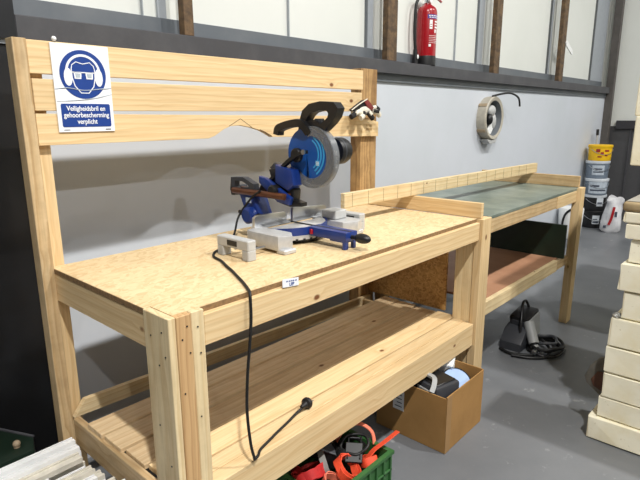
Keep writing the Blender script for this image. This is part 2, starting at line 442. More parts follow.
# black sheeted bay at the left end
struct('wall_left', MB().box(-2.4, .073, .92, .95, 0, 1.585), M['black_sheet'])
struct('wall_left_upper', MB().box(-2.4, .073, .90, 1.02, 1.60, 4.6), M['black_sheet'])
struct('trim_%d' % n, MB().box(-2.4, .06, .912, .93, 1.585, 1.60), M['strip_grey']); n += 1
struct('trim_%d' % n, MB().box(-.40, -.155, .912, .92, .30, 1.585), M['seam']); n += 1

# ------------------------------------------------------------------ front workbench
wb = thing('workbench', 'pine workbench with strand board top, lower plank shelf and slatted backboard', 'workbench', (.8, .33, 0))
obj('worktop', MB().prism([(.018, .018), (1.598, .018), (1.598, .66), (0, .66), (0, .112), (.018, .112)], 'z', .884, .9), M['osb'], wb)
edge = MB(); edge.box(.0955, 1.594, .0165, .0178, .8845, .8985); edge.box(-.0012, -.0001, .113, .64, .8845, .8985)
obj('raw_edge', edge, M['osb_edge'], wb)['label'] = 'darker raw edge of the strand board'
# front left leg, three planks wide on the front and one plank on the end
lg = obj('leg', B(-.004, .016, .0, .11, 0, .9), M['pale_z'], wb)
obj('leg_core', B(.0165, .0955, .018, .06, 0, .8835), M['pine_z'], lg)
obj('leg_plank', B(.0165, .058, -.002, .0175, 0, .899), M['brown_z'], lg)['label'] = 'brown grained middle plank of the leg'
obj('leg_plank', B(.0585, .0955, -.001, .0175, 0, .9), M['pale_z'], lg)
for x, z in ((.03, .84), (.045, .87), (.05, .80), (.075, .86), (.08, .79), (.028, .70), (.07, .62), (.04, .45), (.07, .36), (.03, .3)): obj('screw', MB().lathe([(.0022, 0), (.0022, .0015)], seg=8, mat=Matrix.Translation((x, -.0022, z)) @ Matrix.Rotation(PI / 2, 4, 'X')), M['dark_metal'], lg)
for y, z in ((.03, .86), (.08, .84), (.05, .77), (.02, .8), (.07, .6), (.03, .5), (.07, .42)): obj('screw', MB().lathe([(.0022, 0), (.0022, .0015)], seg=8, mat=Matrix.Translation((-.0042, y, z)) @ Matrix.Rotation(-PI / 2, 4, 'Y')), M['dark_metal'], lg)
# front right leg
lg2 = board('leg', wb, 1.596, 1.684, -.014, .024, 0, .899, 'pine')
board('inner_post', lg2, 1.602, 1.646, .026, .115, 0, .86, 'pale')
# aprons
board('apron', wb, .096, 1.594, .0, .02, .802, .884, 'pine')
board('apron', wb, 0, .02, .112, .64, .795, .884, 'pine')
board('apron', wb, .05, 1.56, .64, .658, .80, .884, 'aged')
board('apron', wb, 1.57, 1.59, .03, .64, .80, .884, 'aged')
# end stop board on the right edge
board('end_stop', wb, 1.60, 1.624, .0, .68, .9005, .97, 'pine')
# lower shelf
board('shelf_rail', wb, .097, 1.594, .0, .05, .29, .40, 'pine')
board('shelf_rail', wb, .0, .022, .113, .632, .29, .385, 'aged')
board('shelf_rail', wb, 1.57, 1.592, .06, .64, .29, .38, 'aged')
obj('back_rail', MB().prism([(.006, .383), (1.64, .335), (1.64, .388), (.046, .434)], 'y', .634, .654, .001), M['pale_x'], wb)
for i, (y0, y1, x0, z, kd) in enumerate(((.052, .106, .097, .40, 'pine_x'), (.117, .214, .03, .3985, 'pine_x'), (.226, .332, .024, .394, 'dirty_x'), (.340, .440, .012, .399, 'dirty_x'), (.447, .540, .006, .402, 'dirty_x'))):
    obj('shelf_plank', B(x0, 1.64, y0, y1, z - .017, z), M[kd], wb)
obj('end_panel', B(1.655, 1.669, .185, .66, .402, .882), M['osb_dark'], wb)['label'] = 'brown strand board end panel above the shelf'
# back frame
p1 = obj('back_post', B(-.038, -.0005, .634, .682, 0, 1.572), M['aged_z'], wb)
obj('inner_post', B(0, .043, .662, .735, 0, 1.56), M['pine_z'], p1)
p2 = obj('back_post', B(1.568, 1.703, .662, .728, 0, 1.583), M['weathered_z'], wb); p2['label'] = 'weathered brown right post'
obj('rest_block', B(1.50, 1.686, .662, .735, .901, .935), M['pine_x'], wb)
obj('backboard_slat', B(.001, 1.556, .640, .6605, 1.478, 1.570), M['pine_x'], wb)
obj('backboard_slat', B(.004, 1.548, .640, .6605, 1.374, 1.464), M['pine_x'], wb)
arc = [(.61, 1.274), (.640, 1.283), (.682, 1.306), (.715, 1.317), (.763, 1.3195), (.823, 1.310), (.866, 1.299), (.899, 1.286), (.933, 1.269)]
sl = obj('backboard_slat', MB().prism([(.003, 1.274)] + arc + [(1.69, 1.248), (1.69, 1.322), (1.5, 1.352), (.003, 1.366)], 'y', .640, .6605, .0012), M['pine_x'], wb)
sl['label'] = 'lowest slat with an arched cut-out'
pm = MB()
for a, b in (((.709, 1.318), (.766, 1.345)), ((.766, 1.345), (.824, 1.311)), ((.866, 1.3005), (.899, 1.288)), ((.899, 1.288), (.933, 1.2715))):
    pm.rod((a[0], .640, a[1]), (b[0], .640, b[1]), .0011 if a[0] < .83 else .002, 6)
obj('pencil_mark', pm, M['pencil'], sl)
for k, (xx, zz) in enumerate(((1.585, 1.300), (1.612, 1.298), (1.585, 1.282), (1.612, 1.280))):
    obj('stamp', MB().box(xx, xx + .022, .6385, .6395, zz, zz + .011), plain('faded wood stamp', (176, 146, 100), .8, noise=.25, scale=300), sl)
# small delivery label on the front apron
lb = obj('paper_label', MB().prism([(.362, .8865), (.426, .8795), (.426, .9035), (.362, .9105)], 'y', -.0025, -.0012), M['paper'], wb)
lb['label'] = 'small white label with blue print'
text('print', 'LEP', .013, M['sign_blue'], lb, (.398, -.0027, .8895), (PI / 2, math.radians(6.2), 0), .0002, .0004)
pr = MB()
for x in (.376, .386, .394, .402, .412): pr.box(x, x + .006, -.0028, -.0024, .9045 - (x - .362) * .11 - .0035, .9045 - (x - .362) * .11)
obj('print', pr, M['sign_blue'], lb)
# loose batten on the end stops
bt = obj('batten', B(1.09, 3.04, -.011, .011, .9725, 1.036), M['pale_x'])
tag(bt, 'long pale batten lying on edge across the two workbenches', 'batten')
bt.rotation_euler.z = math.atan2(-.083, 1.95); bt.location = (2.065, .343, 1.0043)
WORLD[bt.name] = Vector((2.065, 0, 1.0043))
for k in range(17): obj('pencil_mark', MB().box(1.14 + k * .108, 1.1412 + k * .108, -.0116, -.011, .974, 1.034), M['pencil'], bt)

# ------------------------------------------------------------------ rear workbench
wr = thing('workbench', 'far workbench with worn green painted top and reddish plywood shelf', 'workbench', (2.35, .34, 0))
obj('worktop', B(1.690, 3.01, .0, .66, .884, .9), M['green_top'], wr)['label'] = 'worn green painted top'
board('apron', wr, 1.69, 2.60, .001, .022, .815, .883, 'aged')
board('apron', wr, 2.602, 2.952, -.003, .018, .812, .8825, 'pine')
board('apron', wr, 2.93, 2.95, .07, .66, .81, .883, 'aged')
board('end_stop', wr, 2.985, 3.008, .0, .66, .9005, .9715, 'aged')
lf = obj('leg', MB().prism([(2.932, 0), (3.014, 0), (3.038, .899), (2.958, .899)], 'y', -.026, .024, .0015), M['pine_z'], wr)
board('leg', wr, 1.70, 1.745, .58, .65, 0, .883, 'aged')
board('leg', wr, 2.95, 3.0, .58, .65, 0, .883, 'aged')
board('leg', wr, 1.688, 1.735, .03, .10, 0, .883, 'pale')
board('shelf_rail', wr, 1.688, 2.715, .0, .025, .405, .475, 'pale')
board('shelf_rail', wr, 2.716, 2.935, .006, .04, .405, .462, 'aged')
board('shelf_rail', wr, 1.75, 2.945, .62, .645, .40, .46, 'aged')
obj('shelf', B(1.74, 2.80, .026, .60, .463, .475), M['plywood'], wr)['label'] = 'reddish plywood shelf'
tag(obj('green_board', MB().box(2.765, 2.78, -.018, .60, .4765, .690, bevel=.001), M['black_green']), 'dark green board standing on the plywood shelf of the far bench', 'board')

# ------------------------------------------------------------------ safety sign
sg = thing('safety_sign', 'white and blue safety sign with head wearing goggles and ear muffs', 'sign', (.152, .637, 1.31))
ang = math.radians(0.0)
obj('sign_sheet', B(.063, .239, .6355, .6385, 1.311, 1.567, bevel=.0005), M['paper'], sg)
cx, cz = .153, 1.481
obj('blue_disc', MB().prism(circ(cx, cz, .071, 48), 'y', .6345, .6354), M['sign_blue'], sg)
fc = MB()
def line(mb, pts, w, y=.6338, closed=False):
    mb.sweep([(x, y, z) for x, z in pts], [(-w / 2, -.0003), (w / 2, -.0003), (w / 2, .0003), (-w / 2, .0003)], 1, up=(0, -1, 0), closed=closed)
line(fc, [(cx - .036, cz + .014), (cx - .035, cz - .010), (cx - .029, cz - .034), (cx - .012, cz - .054), (cx + .012, cz - .054), (cx + .029, cz - .034), (cx + .035, cz - .010), (cx + .036, cz + .014)], .0028)
for sx in (-1, 1): fc.prism([(cx + sx * .047 + .0125 * math.cos(a), cz - .008 + .026 * math.sin(a)) for a in [2 * PI * k / 18 for k in range(18)]], 'y', .6334, .6342)
sector(fc, 'y', (cx, cz + .005), .047, .054, math.radians(8), math.radians(172), .6335, .6342)
line(fc, [(cx - .036, cz + .014), (cx - .033, cz + .027), (cx - .020, cz + .036), (cx, cz + .031), (cx + .022, cz + .036), (cx + .033, cz + .026), (cx + .036, cz + .014)], .0024)
for sx in (-1, 1):
    fc.prism([(cx + sx * .006, cz + .006), (cx + sx * .030, cz + .008), (cx + sx * .028, cz - .013), (cx + sx * .008, cz - .013)], 'y', .6335, .6342)
line(fc, [(cx - .036, cz + .006), (cx + .036, cz + .006)], .003)
obj('pictogram', fc, M['paper'], sg)
gl = MB()
for sx in (-1, 1): gl.prism([(cx + sx * .0105, cz + .002), (cx + sx * .0255, cz + .003), (cx + sx * .024, cz - .009), (cx + sx * .012, cz - .009)], 'y', .6328, .6334)
obj('goggle_lens', gl, M['label_grey'], sg)
obj('blue_panel', MB().prism([(.078, 1.326), (.225, 1.326), (.228, 1.330), (.228, 1.391), (.225, 1.395), (.078, 1.395), (.075, 1.391), (.075, 1.330)], 'y', .6345, .6354), M['sign_blue'], sg)
for k, s in enumerate(('Veiligheidsbril en', 'gehoorbescherming', 'verplicht')):
    text('lettering', s, .0205, M['paper'], sg, (.1515, .634, 1.3805 - k * .0195), (PI / 2, 0, 0), .0003, .00035, sx=.86)
tl = MB(); tl.box(.078, .096, .6348, .6354, 1.3165, 1.3185); tl.box(.208, .226, .6348, .6354, 1.316, 1.319)
obj('lettering', tl, M['print_dark'], sg)
cr = MB()
cr.tube([(.064, .6352, 1.437), (.10, .6338, 1.441), (.15, .6342, 1.435), (.2, .6338, 1.440), (.238, .6352, 1.444)], .0012, 6)
cr.tube([(.066, .6352, 1.402), (.12, .6342, 1.405), (.18, .634, 1.412), (.238, .6352, 1.425)], .0009, 6)
obj('crease', cr, M['label_grey'], sg)
tag(obj('white_plug', MB().blob((.079, .640, 1.5785), (.007, .007, .007)), M['white']), 'small white plug on the slat edge above the safety sign', 'plug')

# ------------------------------------------------------------------ mitre saw
T = (.79, .43)
ra = math.radians
ms = thing('mitre_saw', 'blue and grey mitre saw with round blade standing on the strand board worktop', 'saw', (.79, .33, .9))
def sawp(name, mb, mat, parent=None, smooth=35, label=None):
    o = obj(name, mb, M[mat], parent or ms, smooth)
    if label: o['label'] = label
    return o
# base casting: two wings, rear web, feet and the notched mitre scale
b = MB()
b.prism([(.572, .235), (.618, .212), (.652, .250), (.655, .405), (.582, .405), (.572, .38)], 'z', .910, .962, .004)
b.prism([(1.03, .235), (.98, .215), (.925, .245), (.925, .405), (1.02, .405), (1.03, .38)], 'z', .912, .956, .004)
b.box(.64, .94, .34, .405, .915, .950, .004)
for x0, x1, y0, y1 in ((.576, .632, .206, .25), (.576, .62, .36, .405), (.97, 1.028, .222, .26), (.97, 1.02, .36, .405)): b.box(x0, x1, y0, y1, .9, .916, .003)
base = sawp('base', b, 'cast')
b = MB()
sector(b, 'z', T, .115, .172, math.radians(207), math.radians(333), .918, .933)
sawp('mitre_scale', b, 'cast', base)
b = MB()
for k in range(13):
    a = math.radians(212 + k * 9.7)
    b.box(-.004, .004, -.0045, .0045, -.004, .004, mat=Matrix.Translation((T[0] + .1705 * math.cos(a), T[1] + .1705 * math.sin(a), .9185)) @ Matrix.Rotation(a, 4, 'Z'))
sawp('detent_notch', b, 'black', base)
sawp('under_tray', MB().lathe([(.0, .903), (.09, .903), (.10, .9185), (0, .9185)], (.79, .36, 0), 40), 'black', base)
# turntable, blue nose band and arm
tt = sawp('turntable', MB().prism([(T[0] + .162 * math.cos(a), T[1] + .162 * math.sin(a)) for a in [ra(203 + 134 * k / 40) for k in range(41)]], 'z', .936, .960, .002), 'cast')
for a0, a1 in ((205, 259), (282, 335)):
    b = MB(); sector(b, 'z', T, .1625, .168, math.radians(a0), math.radians(a1), .934, .962)
    sawp('nose_band', b, 'blue', tt, label='blue band round the turntable')
b = MB(); b.prism([(.758, .275), (.760, .095), (.822, .095), (.824, .275)], 'z', .930, .9625, .003)
b.box(.760, .780, .098, .112, .9005, .935, .002); b.box(.806, .822, .098, .112, .9005, .935, .002); b.box(.762, .820, .10, .17, .925, .932)
arm = sawp('table_arm', b, 'blue', label='blue arm with two short feet')
b = MB(); b.box(.7855, .7945, .097, .39, .9602, .9632)
sawp('kerf_slot', b, 'black', arm)
b = MB(); b.rod((.791, .094, .944), (.791, .076, .944), .007); b.blob((.795, .050, .944), (.020, .034, .0175), 18)
sawp('locking_knob', b, 'black', arm)
b = MB(); b.box(.749, .7575, .246, .256, .938, .956, .001); sawp('pointer', b, 'red', arm)
# fences
b = MB()
b.prism([(.612, .956), (.775, .956), (.775, .992), (.765, 1.002), (.625, 1.006), (.612, .998)], 'y', .398, .412, .002)
b.prism([(.808, .956), (1.0, .956), (1.0, .994), (.99, 1.0), (.812, 1.012), (.808, 1.004)], 'y', .398, .412, .002)
b.box(.62, .96, .412, .43, .95, .962, .002)
sawp('fence', b, 'steel', label='bright steel fence')
b = MB(); b.box(.935, 1.005, .29, .365, .957, .992, .004); sawp('fence_block', b, 'grey_plastic')
# extension supports with rods
def support(x0, x1, y0, y1, sgn):
    b = MB()
    b.box(x0, x1, y0, y1, .934, .968, .003)
    b.box(x0, x1, y0, y0 + .032, .9, .936, .003); b.box(x0, x1, y1 - .032, y1, .9, .936, .003)
    s = sawp('extension_support', b, 'grey_plastic')
    b = MB()
    if sgn < 0: b.box(x0 - .0012, x0 + .001, y0 + .055, y1 - .055, .942, .960, .001)
    else: b.box(x0 - .0015, x0 + .001, y0 + .028, y1 - .008, .912, .958, .001)
    sawp('recess', b, 'black', s)
    for y in (y0 + .05, y1 - .05):
        b = MB(); b.rod((x1 if sgn < 0 else x0, y, .922), (.555 if sgn < 0 else 1.025, y, .922), .005, 10)
        sawp('support_rod', b, 'steel', s)
support(.440, .476, .235, .395, -1)
support(1.046, 1.084, .258, .43, 1)
# tower, rails and head
b = MB(); b.prism([(.592, 1.070), (.548, 1.085), (.508, 1.072), (.470, .985), (.470, .955), (.555, .950), (.560, 1.005)], 'x', .70, .77, .006)
tower = sawp('tower', b, 'blue')
b = MB(); b.lathe([(.024, 0), (.032, .006), (.032, .03), (.024, .036)], seg=28, mat=Matrix.Translation((.668, .512, .985)) @ Matrix.Rotation(PI / 2, 4, 'Y'))
sawp('bevel_pivot', b, 'blue', tower)
b = MB(); b.box(.698, .7005, .515, .545, 1.03, 1.05); sawp('rating_plate', b, 'label_grey', tower)
for x in (.717, .757):
    b = MB(); b.rod((x - .014, .622, 1.071), (x - .014, .335, 1.071), .0125, 16); sawp('slide_rail', b, 'copper')
b = MB(); b.ring_prism([(.632, 1.122), (.640, 1.072), (.628, 1.058), (.585, 1.056), (.560, 1.070), (.498, 1.078), (.500, 1.104), (.560, 1.126)],
                       [(.612, 1.110), (.616, 1.084), (.610, 1.079), (.588, 1.079), (.566, 1.086), (.528, 1.090), (.532, 1.098), (.566, 1.110)], 'x', .70, .728)
sawp('rail_end_handle', b, 'charcoal')
b = MB(); b.box(.70, .775, .618, .640, 1.050, 1.088, .004); sawp('rail_end_cap', b, 'charcoal')
b = MB(); b.tube([(.69, .575, .992), (.685, .54, .982), (.68, .50, .978), (.70, .465, .99)], .0075, 8); sawp('bevel_lever', b, 'black')
b = MB(); b.prism([(.402, 1.182), (.318, 1.166), (.308, 1.112), (.338, 1.090), (.405, 1.115)], 'x', .722, .772, .006)
head = sawp('head_arm', b, 'blue')
b = MB(); b.prism([(.482, 1.135), (.445, 1.130), (.315, 1.066), (.325, 1.040), (.385, 1.046), (.482, 1.110)], 'x', .712, .732, .004); sawp('swing_fork', b, 'blue', head)
b = MB(); b.prism([(.45, 1.160), (.40, 1.172), (.32, 1.092), (.325, 1.056), (.42, 1.078)], 'x', .735, .775, .004); sawp('motor_bracket', b, 'black', head)
b = MB(); b.lathe([(.018, 0), (.024, .005), (.024, .03), (.018, .034)], seg=24, mat=Matrix.Translation((.698, .40, 1.085)) @ Matrix.Rotation(PI / 2, 4, 'Y'))
sawp('hinge', b, 'dark_metal', head)
b = MB(); b.prism([(.33, 1.058), (.285, 1.050), (.285, 1.036), (.34, 1.030), (.40, 1.040)], 'x', .733, .77, .003); sawp('spring_housing', b, 'dark_metal', head)
gc = (.283, 1.222)
b = MB(); sector(b, 'x', gc, 0.0005, .094, math.radians(-78), math.radians(262), .768, .812, 56)
guard = sawp('upper_guard', b, 'blue_guard', label='round blue upper blade guard')
for r0, r1 in ((.078, .084), (.065, .071), (.053, .058)):
    b = MB(); sector(b, 'x', gc, r0, r1, math.radians(118), math.radians(236), .7668, .7681); sawp('printed_arc', b, 'cyan', guard)
b = MB(); b.box(.7666, .7681, gc[0] - .062, gc[0] - .042, gc[1] - .040, gc[1] - .020); sawp('printed_badge', b, 'cyan', guard)
b = MB()
for k in range(3): b.box(.7660, .7667, gc[0] - .059, gc[0] - .045, gc[1] - .026 - k * .005, gc[1] - .0235 - k * .005)
sawp('printed_badge', b, 'white', guard)
b = MB(); b.lathe([(.022, 0), (.026, .004), (.026, .016), (.02, .02)], seg=24, mat=Matrix.Translation((.752, gc[0] + .045, gc[1] - .005)) @ Matrix.Rotation(PI / 2, 4, 'Y'))
sawp('guard_boss', b, 'black', guard)
bc = (.262, 1.212)
b = MB()
tooth = []
for k in range(60):
    a = 2 * PI * k / 60
    tooth += [(bc[0] + .100 * math.cos(a), bc[1] + .100 * math.sin(a)), (bc[0] + .1045 * math.cos(a + .03), bc[1] + .1045 * math.sin(a + .03)), (bc[0] + .098 * math.cos(a + .06), bc[1] + .098 * math.sin(a + .06))]
b.prism(tooth, 'x', .7885, .7912)
sawp('blade', b, 'steel', smooth=None, label='round toothed steel blade')
b = MB(); sector(b, 'x', bc, .074, .108, math.radians(78), math.radians(322), .7640, .7665, 56)
sector(b, 'x', bc, .106, .109, math.radians(78), math.radians(322), .7665, .795, 56)
sawp('lower_guard', b, 'smoke', label='smoky see-through lower blade guard')
b = MB(); b.lathe([(0, 0), (.044, 0), (.047, .008), (.047, .040), (.042, .054), (.032, .058), (0, .058)], seg=32, mat=Matrix.Translation((.813, .196, 1.234)) @ Matrix.Rotation(PI / 2, 4, 'Y'))
motor = sawp('motor', b, 'black')
b = MB(); b.lathe([(.0475, .0), (.048, .003), (.0475, .006)], seg=32, mat=Matrix.Translation((.826, .196, 1.234)) @ Matrix.Rotation(PI / 2, 4, 'Y')); sawp('motor_collar', b, 'charcoal', motor)
b = MB(); b.ring_prism([(.330, 1.300), (.320, 1.345), (.308, 1.374), (.276, 1.396), (.225, 1.404), (.162, 1.400), (.144, 1.380), (.155, 1.352), (.175, 1.330), (.211, 1.303), (.25, 1.292), (.295, 1.29)],
                    [(.290, 1.335), (.287, 1.345), (.280, 1.354), (.263, 1.366), (.225, 1.374), (.192, 1.371), (.186, 1.362), (.190, 1.350), (.200, 1.342), (.221, 1.328), (.236, 1.334), (.252, 1.342)], 'x', .772, .810)
hd = sawp('trigger_handle', b, 'black', smooth=50)
b = MB(); b.box(.782, .80, .225, .262, 1.330, 1.346, .003); sawp('trigger', b, 'charcoal', hd)
b = MB(); b.sweep([(.765, .424, 1.288), (.765, .418, 1.308), (.765, .396, 1.318), (.765, .350, 1.328), (.765, .308, 1.330), (.768, .286, 1.316), (.775, .274, 1.296)], [(-.013, -.015), (.013, -.015), (.015, 0), (.013, .015), (-.013, .015), (-.015, 0)], 5, up=(1, 0, 0))
sawp('carry_handle', b, 'black', smooth=50)
b = MB(); b.sweep([(.742, .262, 1.232), (.742, .29, 1.226), (.738, .345, 1.196), (.736, .44, 1.12), (.735, .475, 1.078)], [(-.006, -.009), (.006, -.009), (.006, .009), (-.006, .009)], 5, up=(1, 0, 0))
link = sawp('guard_link', b, 'black')
b = MB(); b.lathe([(.009, 0), (.009, .004)], seg=16, mat=Matrix.Translation((.731, .268, 1.232)) @ Matrix.Rotation(PI / 2, 4, 'Y')); sawp('link_bolt', b, 'steel', link)
b = MB(); b.lathe([(.018, 0), (.022, .004), (.022, .02)], seg=20, mat=Matrix.Translation((.722, .472, 1.083)) @ Matrix.Rotation(PI / 2, 4, 'Y')); sawp('link_joint', b, 'black', link)
b = MB(); b.prism([(.45, 1.15), (.47, 1.165), (.445, 1.185), (.41, 1.18), (.40, 1.155)], 'x', .758, .785, .004); sawp('dust_port', b, 'charcoal', head)
# mains lead hanging over the bench edge, plug lying on the lower shelf
lead = [(.69, .45, 1.085), (.685, .50, 1.05), (.66, .545, .98), (.60, .50, .93), (.52, .44, .9045), (.455, .420, .9045), (.405, .37, .9045), (.386, .304, .9045), (.358, .24, .9045), (.339, .192, .9045), (.315, .14, .9045), (.285, .075, .9045), (.252, .013, .9048), (.241, -.004, .9020), (.236, -.011, .885), (.235, -.012, .832), (.226, -.013, .76), (.215, -.013, .68), (.206, -.016, .58), (.212, -.018, .48), (.226, -.014, .425), (.236, -.005, .408), (.25, .0, .4085), (.262, .008, .4045), (.282, .022, .4045), (.331, .036, .4045), (.38, .05, .4045), (.43, .062, .4045), (.485, .074, .409), (.512, .074, .415)]
cord = sawp('power_cord', MB().tube(lead, .0042, 8, 6), 'rubber', smooth=60)
b = MB(); b.lathe([(.006, 0), (.009, .012), (.012, .022), (.019, .026), (.0195, .036), (.016, .038), (.016, .042), (0, .042)], seg=24, mat=Matrix.Translation((.508, .074, .4195)) @ Matrix.Rotation(math.radians(8), 4, 'Z') @ Matrix.Rotation(PI / 2, 4, 'Y'))
plug = sawp('plug', b, 'rubber', cord)
for dy in (-.008, .008):
    b = MB(); b.rod((.549, .080 + dy, .4195), (.567, .0825 + dy, .4195), .0022, 8); sawp('plug_pin', b, 'steel', plug)

# ------------------------------------------------------------------ work glove on the lowest slat
gv = thing('work_glove', 'black and white knitted work glove crumpled on the lowest backboard slat', 'glove', (1.50, .63, 1.352))
b = MB()
b.blob((1.505, .632, 1.376), (.058, .022, .020), 18); b.blob((1.47, .628, 1.368), (.035, .02, .014), 14)
palm = obj('palm', b, M['knit_white'], gv, 60)
for k, (a, c, d) in enumerate((((1.46, .622, 1.366), (1.432, .612, 1.360), (1.412, .612, 1.352)), ((1.485, .614, 1.366), (1.478, .606, 1.356), (1.462, .606, 1.348)), ((1.515, .612, 1.368), (1.522, .604, 1.356), (1.535, .604, 1.346)), ((1.545, .616, 1.372), (1.572, .61, 1.368), (1.588, .612, 1.356)), ((1.54, .63, 1.38), (1.575, .628, 1.386), (1.602, .63, 1.378)))):
    obj('finger', MB().tube([a, c, d], .0105, 10, 5), M['knit_white' if k % 2 else 'knit_black'], gv, 60)
    obj('finger_stripe', MB().tube([Vector(a) + Vector((0, -.006, .002)), Vector(c) + Vector((0, -.006, .002))], .0075, 8, 4), M['knit_black' if k % 2 else 'knit_white'], gv, 60)
b = MB(); b.prism([(1.425, 1.376), (1.50, 1.412), (1.512, 1.414), (1.545, 1.384), (1.53, 1.376), (1.46, 1.366)], 'y', .616, .642, .005)
obj('cuff_lining', b, M['knit_black'], gv, 40)
b = MB(); b.prism([(1.492, 1.406), (1.512, 1.416), (1.552, 1.386), (1.54, 1.374), (1.515, 1.384)], 'y', .611, .6155, .0015); obj('cuff', b, M['cuff'], gv, 40)
b = MB(); b.tube([(1.418, .613, 1.376), (1.46, .611, 1.397), (1.508, .611, 1.416)], .0022, 8); obj('cuff_edge', b, M['knit_white'], gv, 60)

gv.scale = (1.3, 1.15, 1.32); gv.location = (1.515, .612, 1.348)
# ------------------------------------------------------------------ fire extinguisher on the ledge
ex = thing('fire_extinguisher', 'red fire extinguisher with black base and hose standing on the dark ledge', 'fire extinguisher', (2.66, .962, 1.676))
ec = (2.66, .962)
body = obj('cylinder', MB().lathe([(0, .06), (.066, .06), (.066, .335), (.063, .350), (.054, .366), (.036, .380), (.026, .386), (.024, .395), (0, .395)], (*ec, 1.676), 40), M['red'], ex, 40)
obj('base_skirt', MB().lathe([(0, 0), (.0675, 0), (.0675, .055), (.066, .062), (0, .062)], (*ec, 1.6765), 40), M['black'], ex, 40)
# printed label wraps the front of the cylinder
def wrap(mb, a0, a1, z0, z1, r=.0665, n=12):
    A = [mb.bm.verts.new((ec[0] + r * math.cos(a0 + (a1 - a0) * i / n), ec[1] + r * math.sin(a0 + (a1 - a0) * i / n), z)) for z in (z0, z1) for i in range(n + 1)]
    for i in range(n): mb.bm.faces.new((A[i], A[i + 1], A[n + 2 + i], A[n + 1 + i]))
    return mb
ra = math.radians
z0 = 1.676
lab = obj('label', wrap(MB(), ra(215), ra(318), z0 + .292, z0 + .318, .0667), M['violet'], ex, 40)
b = MB(); 
for k in range(6): wrap(b, ra(222 + k * 14), ra(232 + k * 14), z0 + .307, z0 + .313, .0670, 3)
for k in range(5): wrap(b, ra(225 + k * 16), ra(236 + k * 16), z0 + .297, z0 + .302, .0670, 3)
wrap(b, ra(228), ra(246), z0 + .228, z0 + .284, .0667, 4)
for k in range(3): wrap(b, ra(262), ra(310), z0 + .270 - k * .018, z0 + .280 - k * .018, .0667, 6)
for k in range(2): wrap(b, ra(262 + 25 * k), ra(276 + 25 * k), z0 + .206, z0 + .226, .0667, 4)
for k in range(5): wrap(b, ra(226), ra(312 - 9 * (k % 3)), z0 + .186 - k * .011, z0 + .188 - k * .011, .0667, 8)
wrap(b, ra(226), ra(240), z0 + .118, z0 + .134, .0667, 4)
obj('label_print', b, M['white'], lab)
b = MB(); wrap(b, ra(231), ra(243), z0 + .254, z0 + .258, .0670, 3); wrap(b, ra(231), ra(243), z0 + .240, z0 + .244, .0670, 3); wrap(b, ra(266), ra(300), z0 + .254, z0 + .256, .0670, 3)
obj('label_print', b, M['red_dark'], lab)
b = MB(); b.lathe([(.02, .395), (.02, .42), (.026, .424), (.026, .44), (.014, .452), (0, .452)], (*ec, z0), 20); valve = obj('valve', b, M['steel'], ex, 40)
b = MB(); b.sweep([(ec[0], ec[1], z0 + .425), (ec[0] + .05, ec[1] - .03, z0 + .432), (ec[0] + .085, ec[1] - .055, z0 + .405)], [(-.011, -.003), (.011, -.003), (.011, .003), (-.011, .003)]); obj('carry_handle', b, M['red'], valve, 40)
b = MB(); b.sweep([(ec[0], ec[1], z0 + .455), (ec[0] + .05, ec[1] - .03, z0 + .468), (ec[0] + .09, ec[1] - .06, z0 + .462)], [(-.010, -.003), (.010, -.003), (.010, .003), (-.010, .003)]); obj('lever', b, M['red'], valve, 40)
b = MB(); b.lathe([(.017, 0), (.017, .012), (0, .012)], seg=20, mat=Matrix.Translation((ec[0] - .012, ec[1] - .022, z0 + .412)) @ Matrix.Rotation(PI / 2, 4, 'X')); obj('gauge', b, M['white'], valve, 40)
hose = [(ec[0] - .01, ec[1], z0 + .425), (ec[0] - .07, ec[1] + .005, z0 + .432), (ec[0] - .115, ec[1] + .012, z0 + .38), (ec[0] - .124, ec[1] + .014, z0 + .28), (ec[0] - .122, ec[1] + .014, z0 + .18), (ec[0] - .112, ec[1] + .012, z0 + .10)]
hs = obj('hose', MB().tube(hose, .010, 10), M['rubber'], ex, 60)
b = MB(); b.rod((ec[0] - .112, ec[1] + .012, z0 + .10), (ec[0] - .108, ec[1] + .012, z0 + .012), .013, 14, .019); obj('nozzle', b, M['black'], hs, 40)
b = MB(); b.blob((ec[0] - .112, ec[1] - .010, z0 + .052), (.010, .004, .014)); obj('nozzle_tag', b, M['white'], hs)

# ------------------------------------------------------------------ round fitting on the pale wall
rl = thing('wall_fitting', 'round pale rimmed fitting on the blue grey wall with a black cable end', 'fitting', (3.610, .94, 1.325))
mr = Matrix.Translation((3.610, .95, 1.325)) @ Matrix.Rotation(PI / 2, 4, 'X')
rc = (3.610, 1.325)
b = MB(); b.lathe([(.160, 0), (.168, .0), (.172, .02), (.172, .072), (.165, .080), (.140, .074)], seg=48, mat=mr, cap=False); obj('rim', b, plain('yellowed white enamel', (178, 172, 158), .5, noise=.1), rl, 40)
b = MB(); b.lathe([(.1395, .0735), (.128, .03), (.122, .004)], seg=48, mat=mr, cap=False); obj('inner_wall', b, M['steel_grey'], rl, 40)
b = MB(); b.lathe([(0, .006), (.148, .006), (.148, .012), (0, .012)], seg=48, mat=mr); obj('back_plate', b, M['steel_grey'], rl, 40)
b = MB(); b.blob((3.630, .915, 1.385), (.06, .03, .045), 20); b.blob((3.670, .92, 1.30), (.045, .03, .07), 20); obj('silver_dome', b, M['grey_plastic'], rl, 60)
b = MB(); b.blob((3.580, .905, 1.315), (.032, .03, .045), 16); obj('hub', b, M['black'], rl, 60)
b = MB(); b.prism([(3.550, 1.20), (3.630, 1.20), (3.700, 1.28), (3.680, 1.33), (3.610, 1.30)], 'y', .905, .915, .002); obj('white_card', b, M['white'], rl)
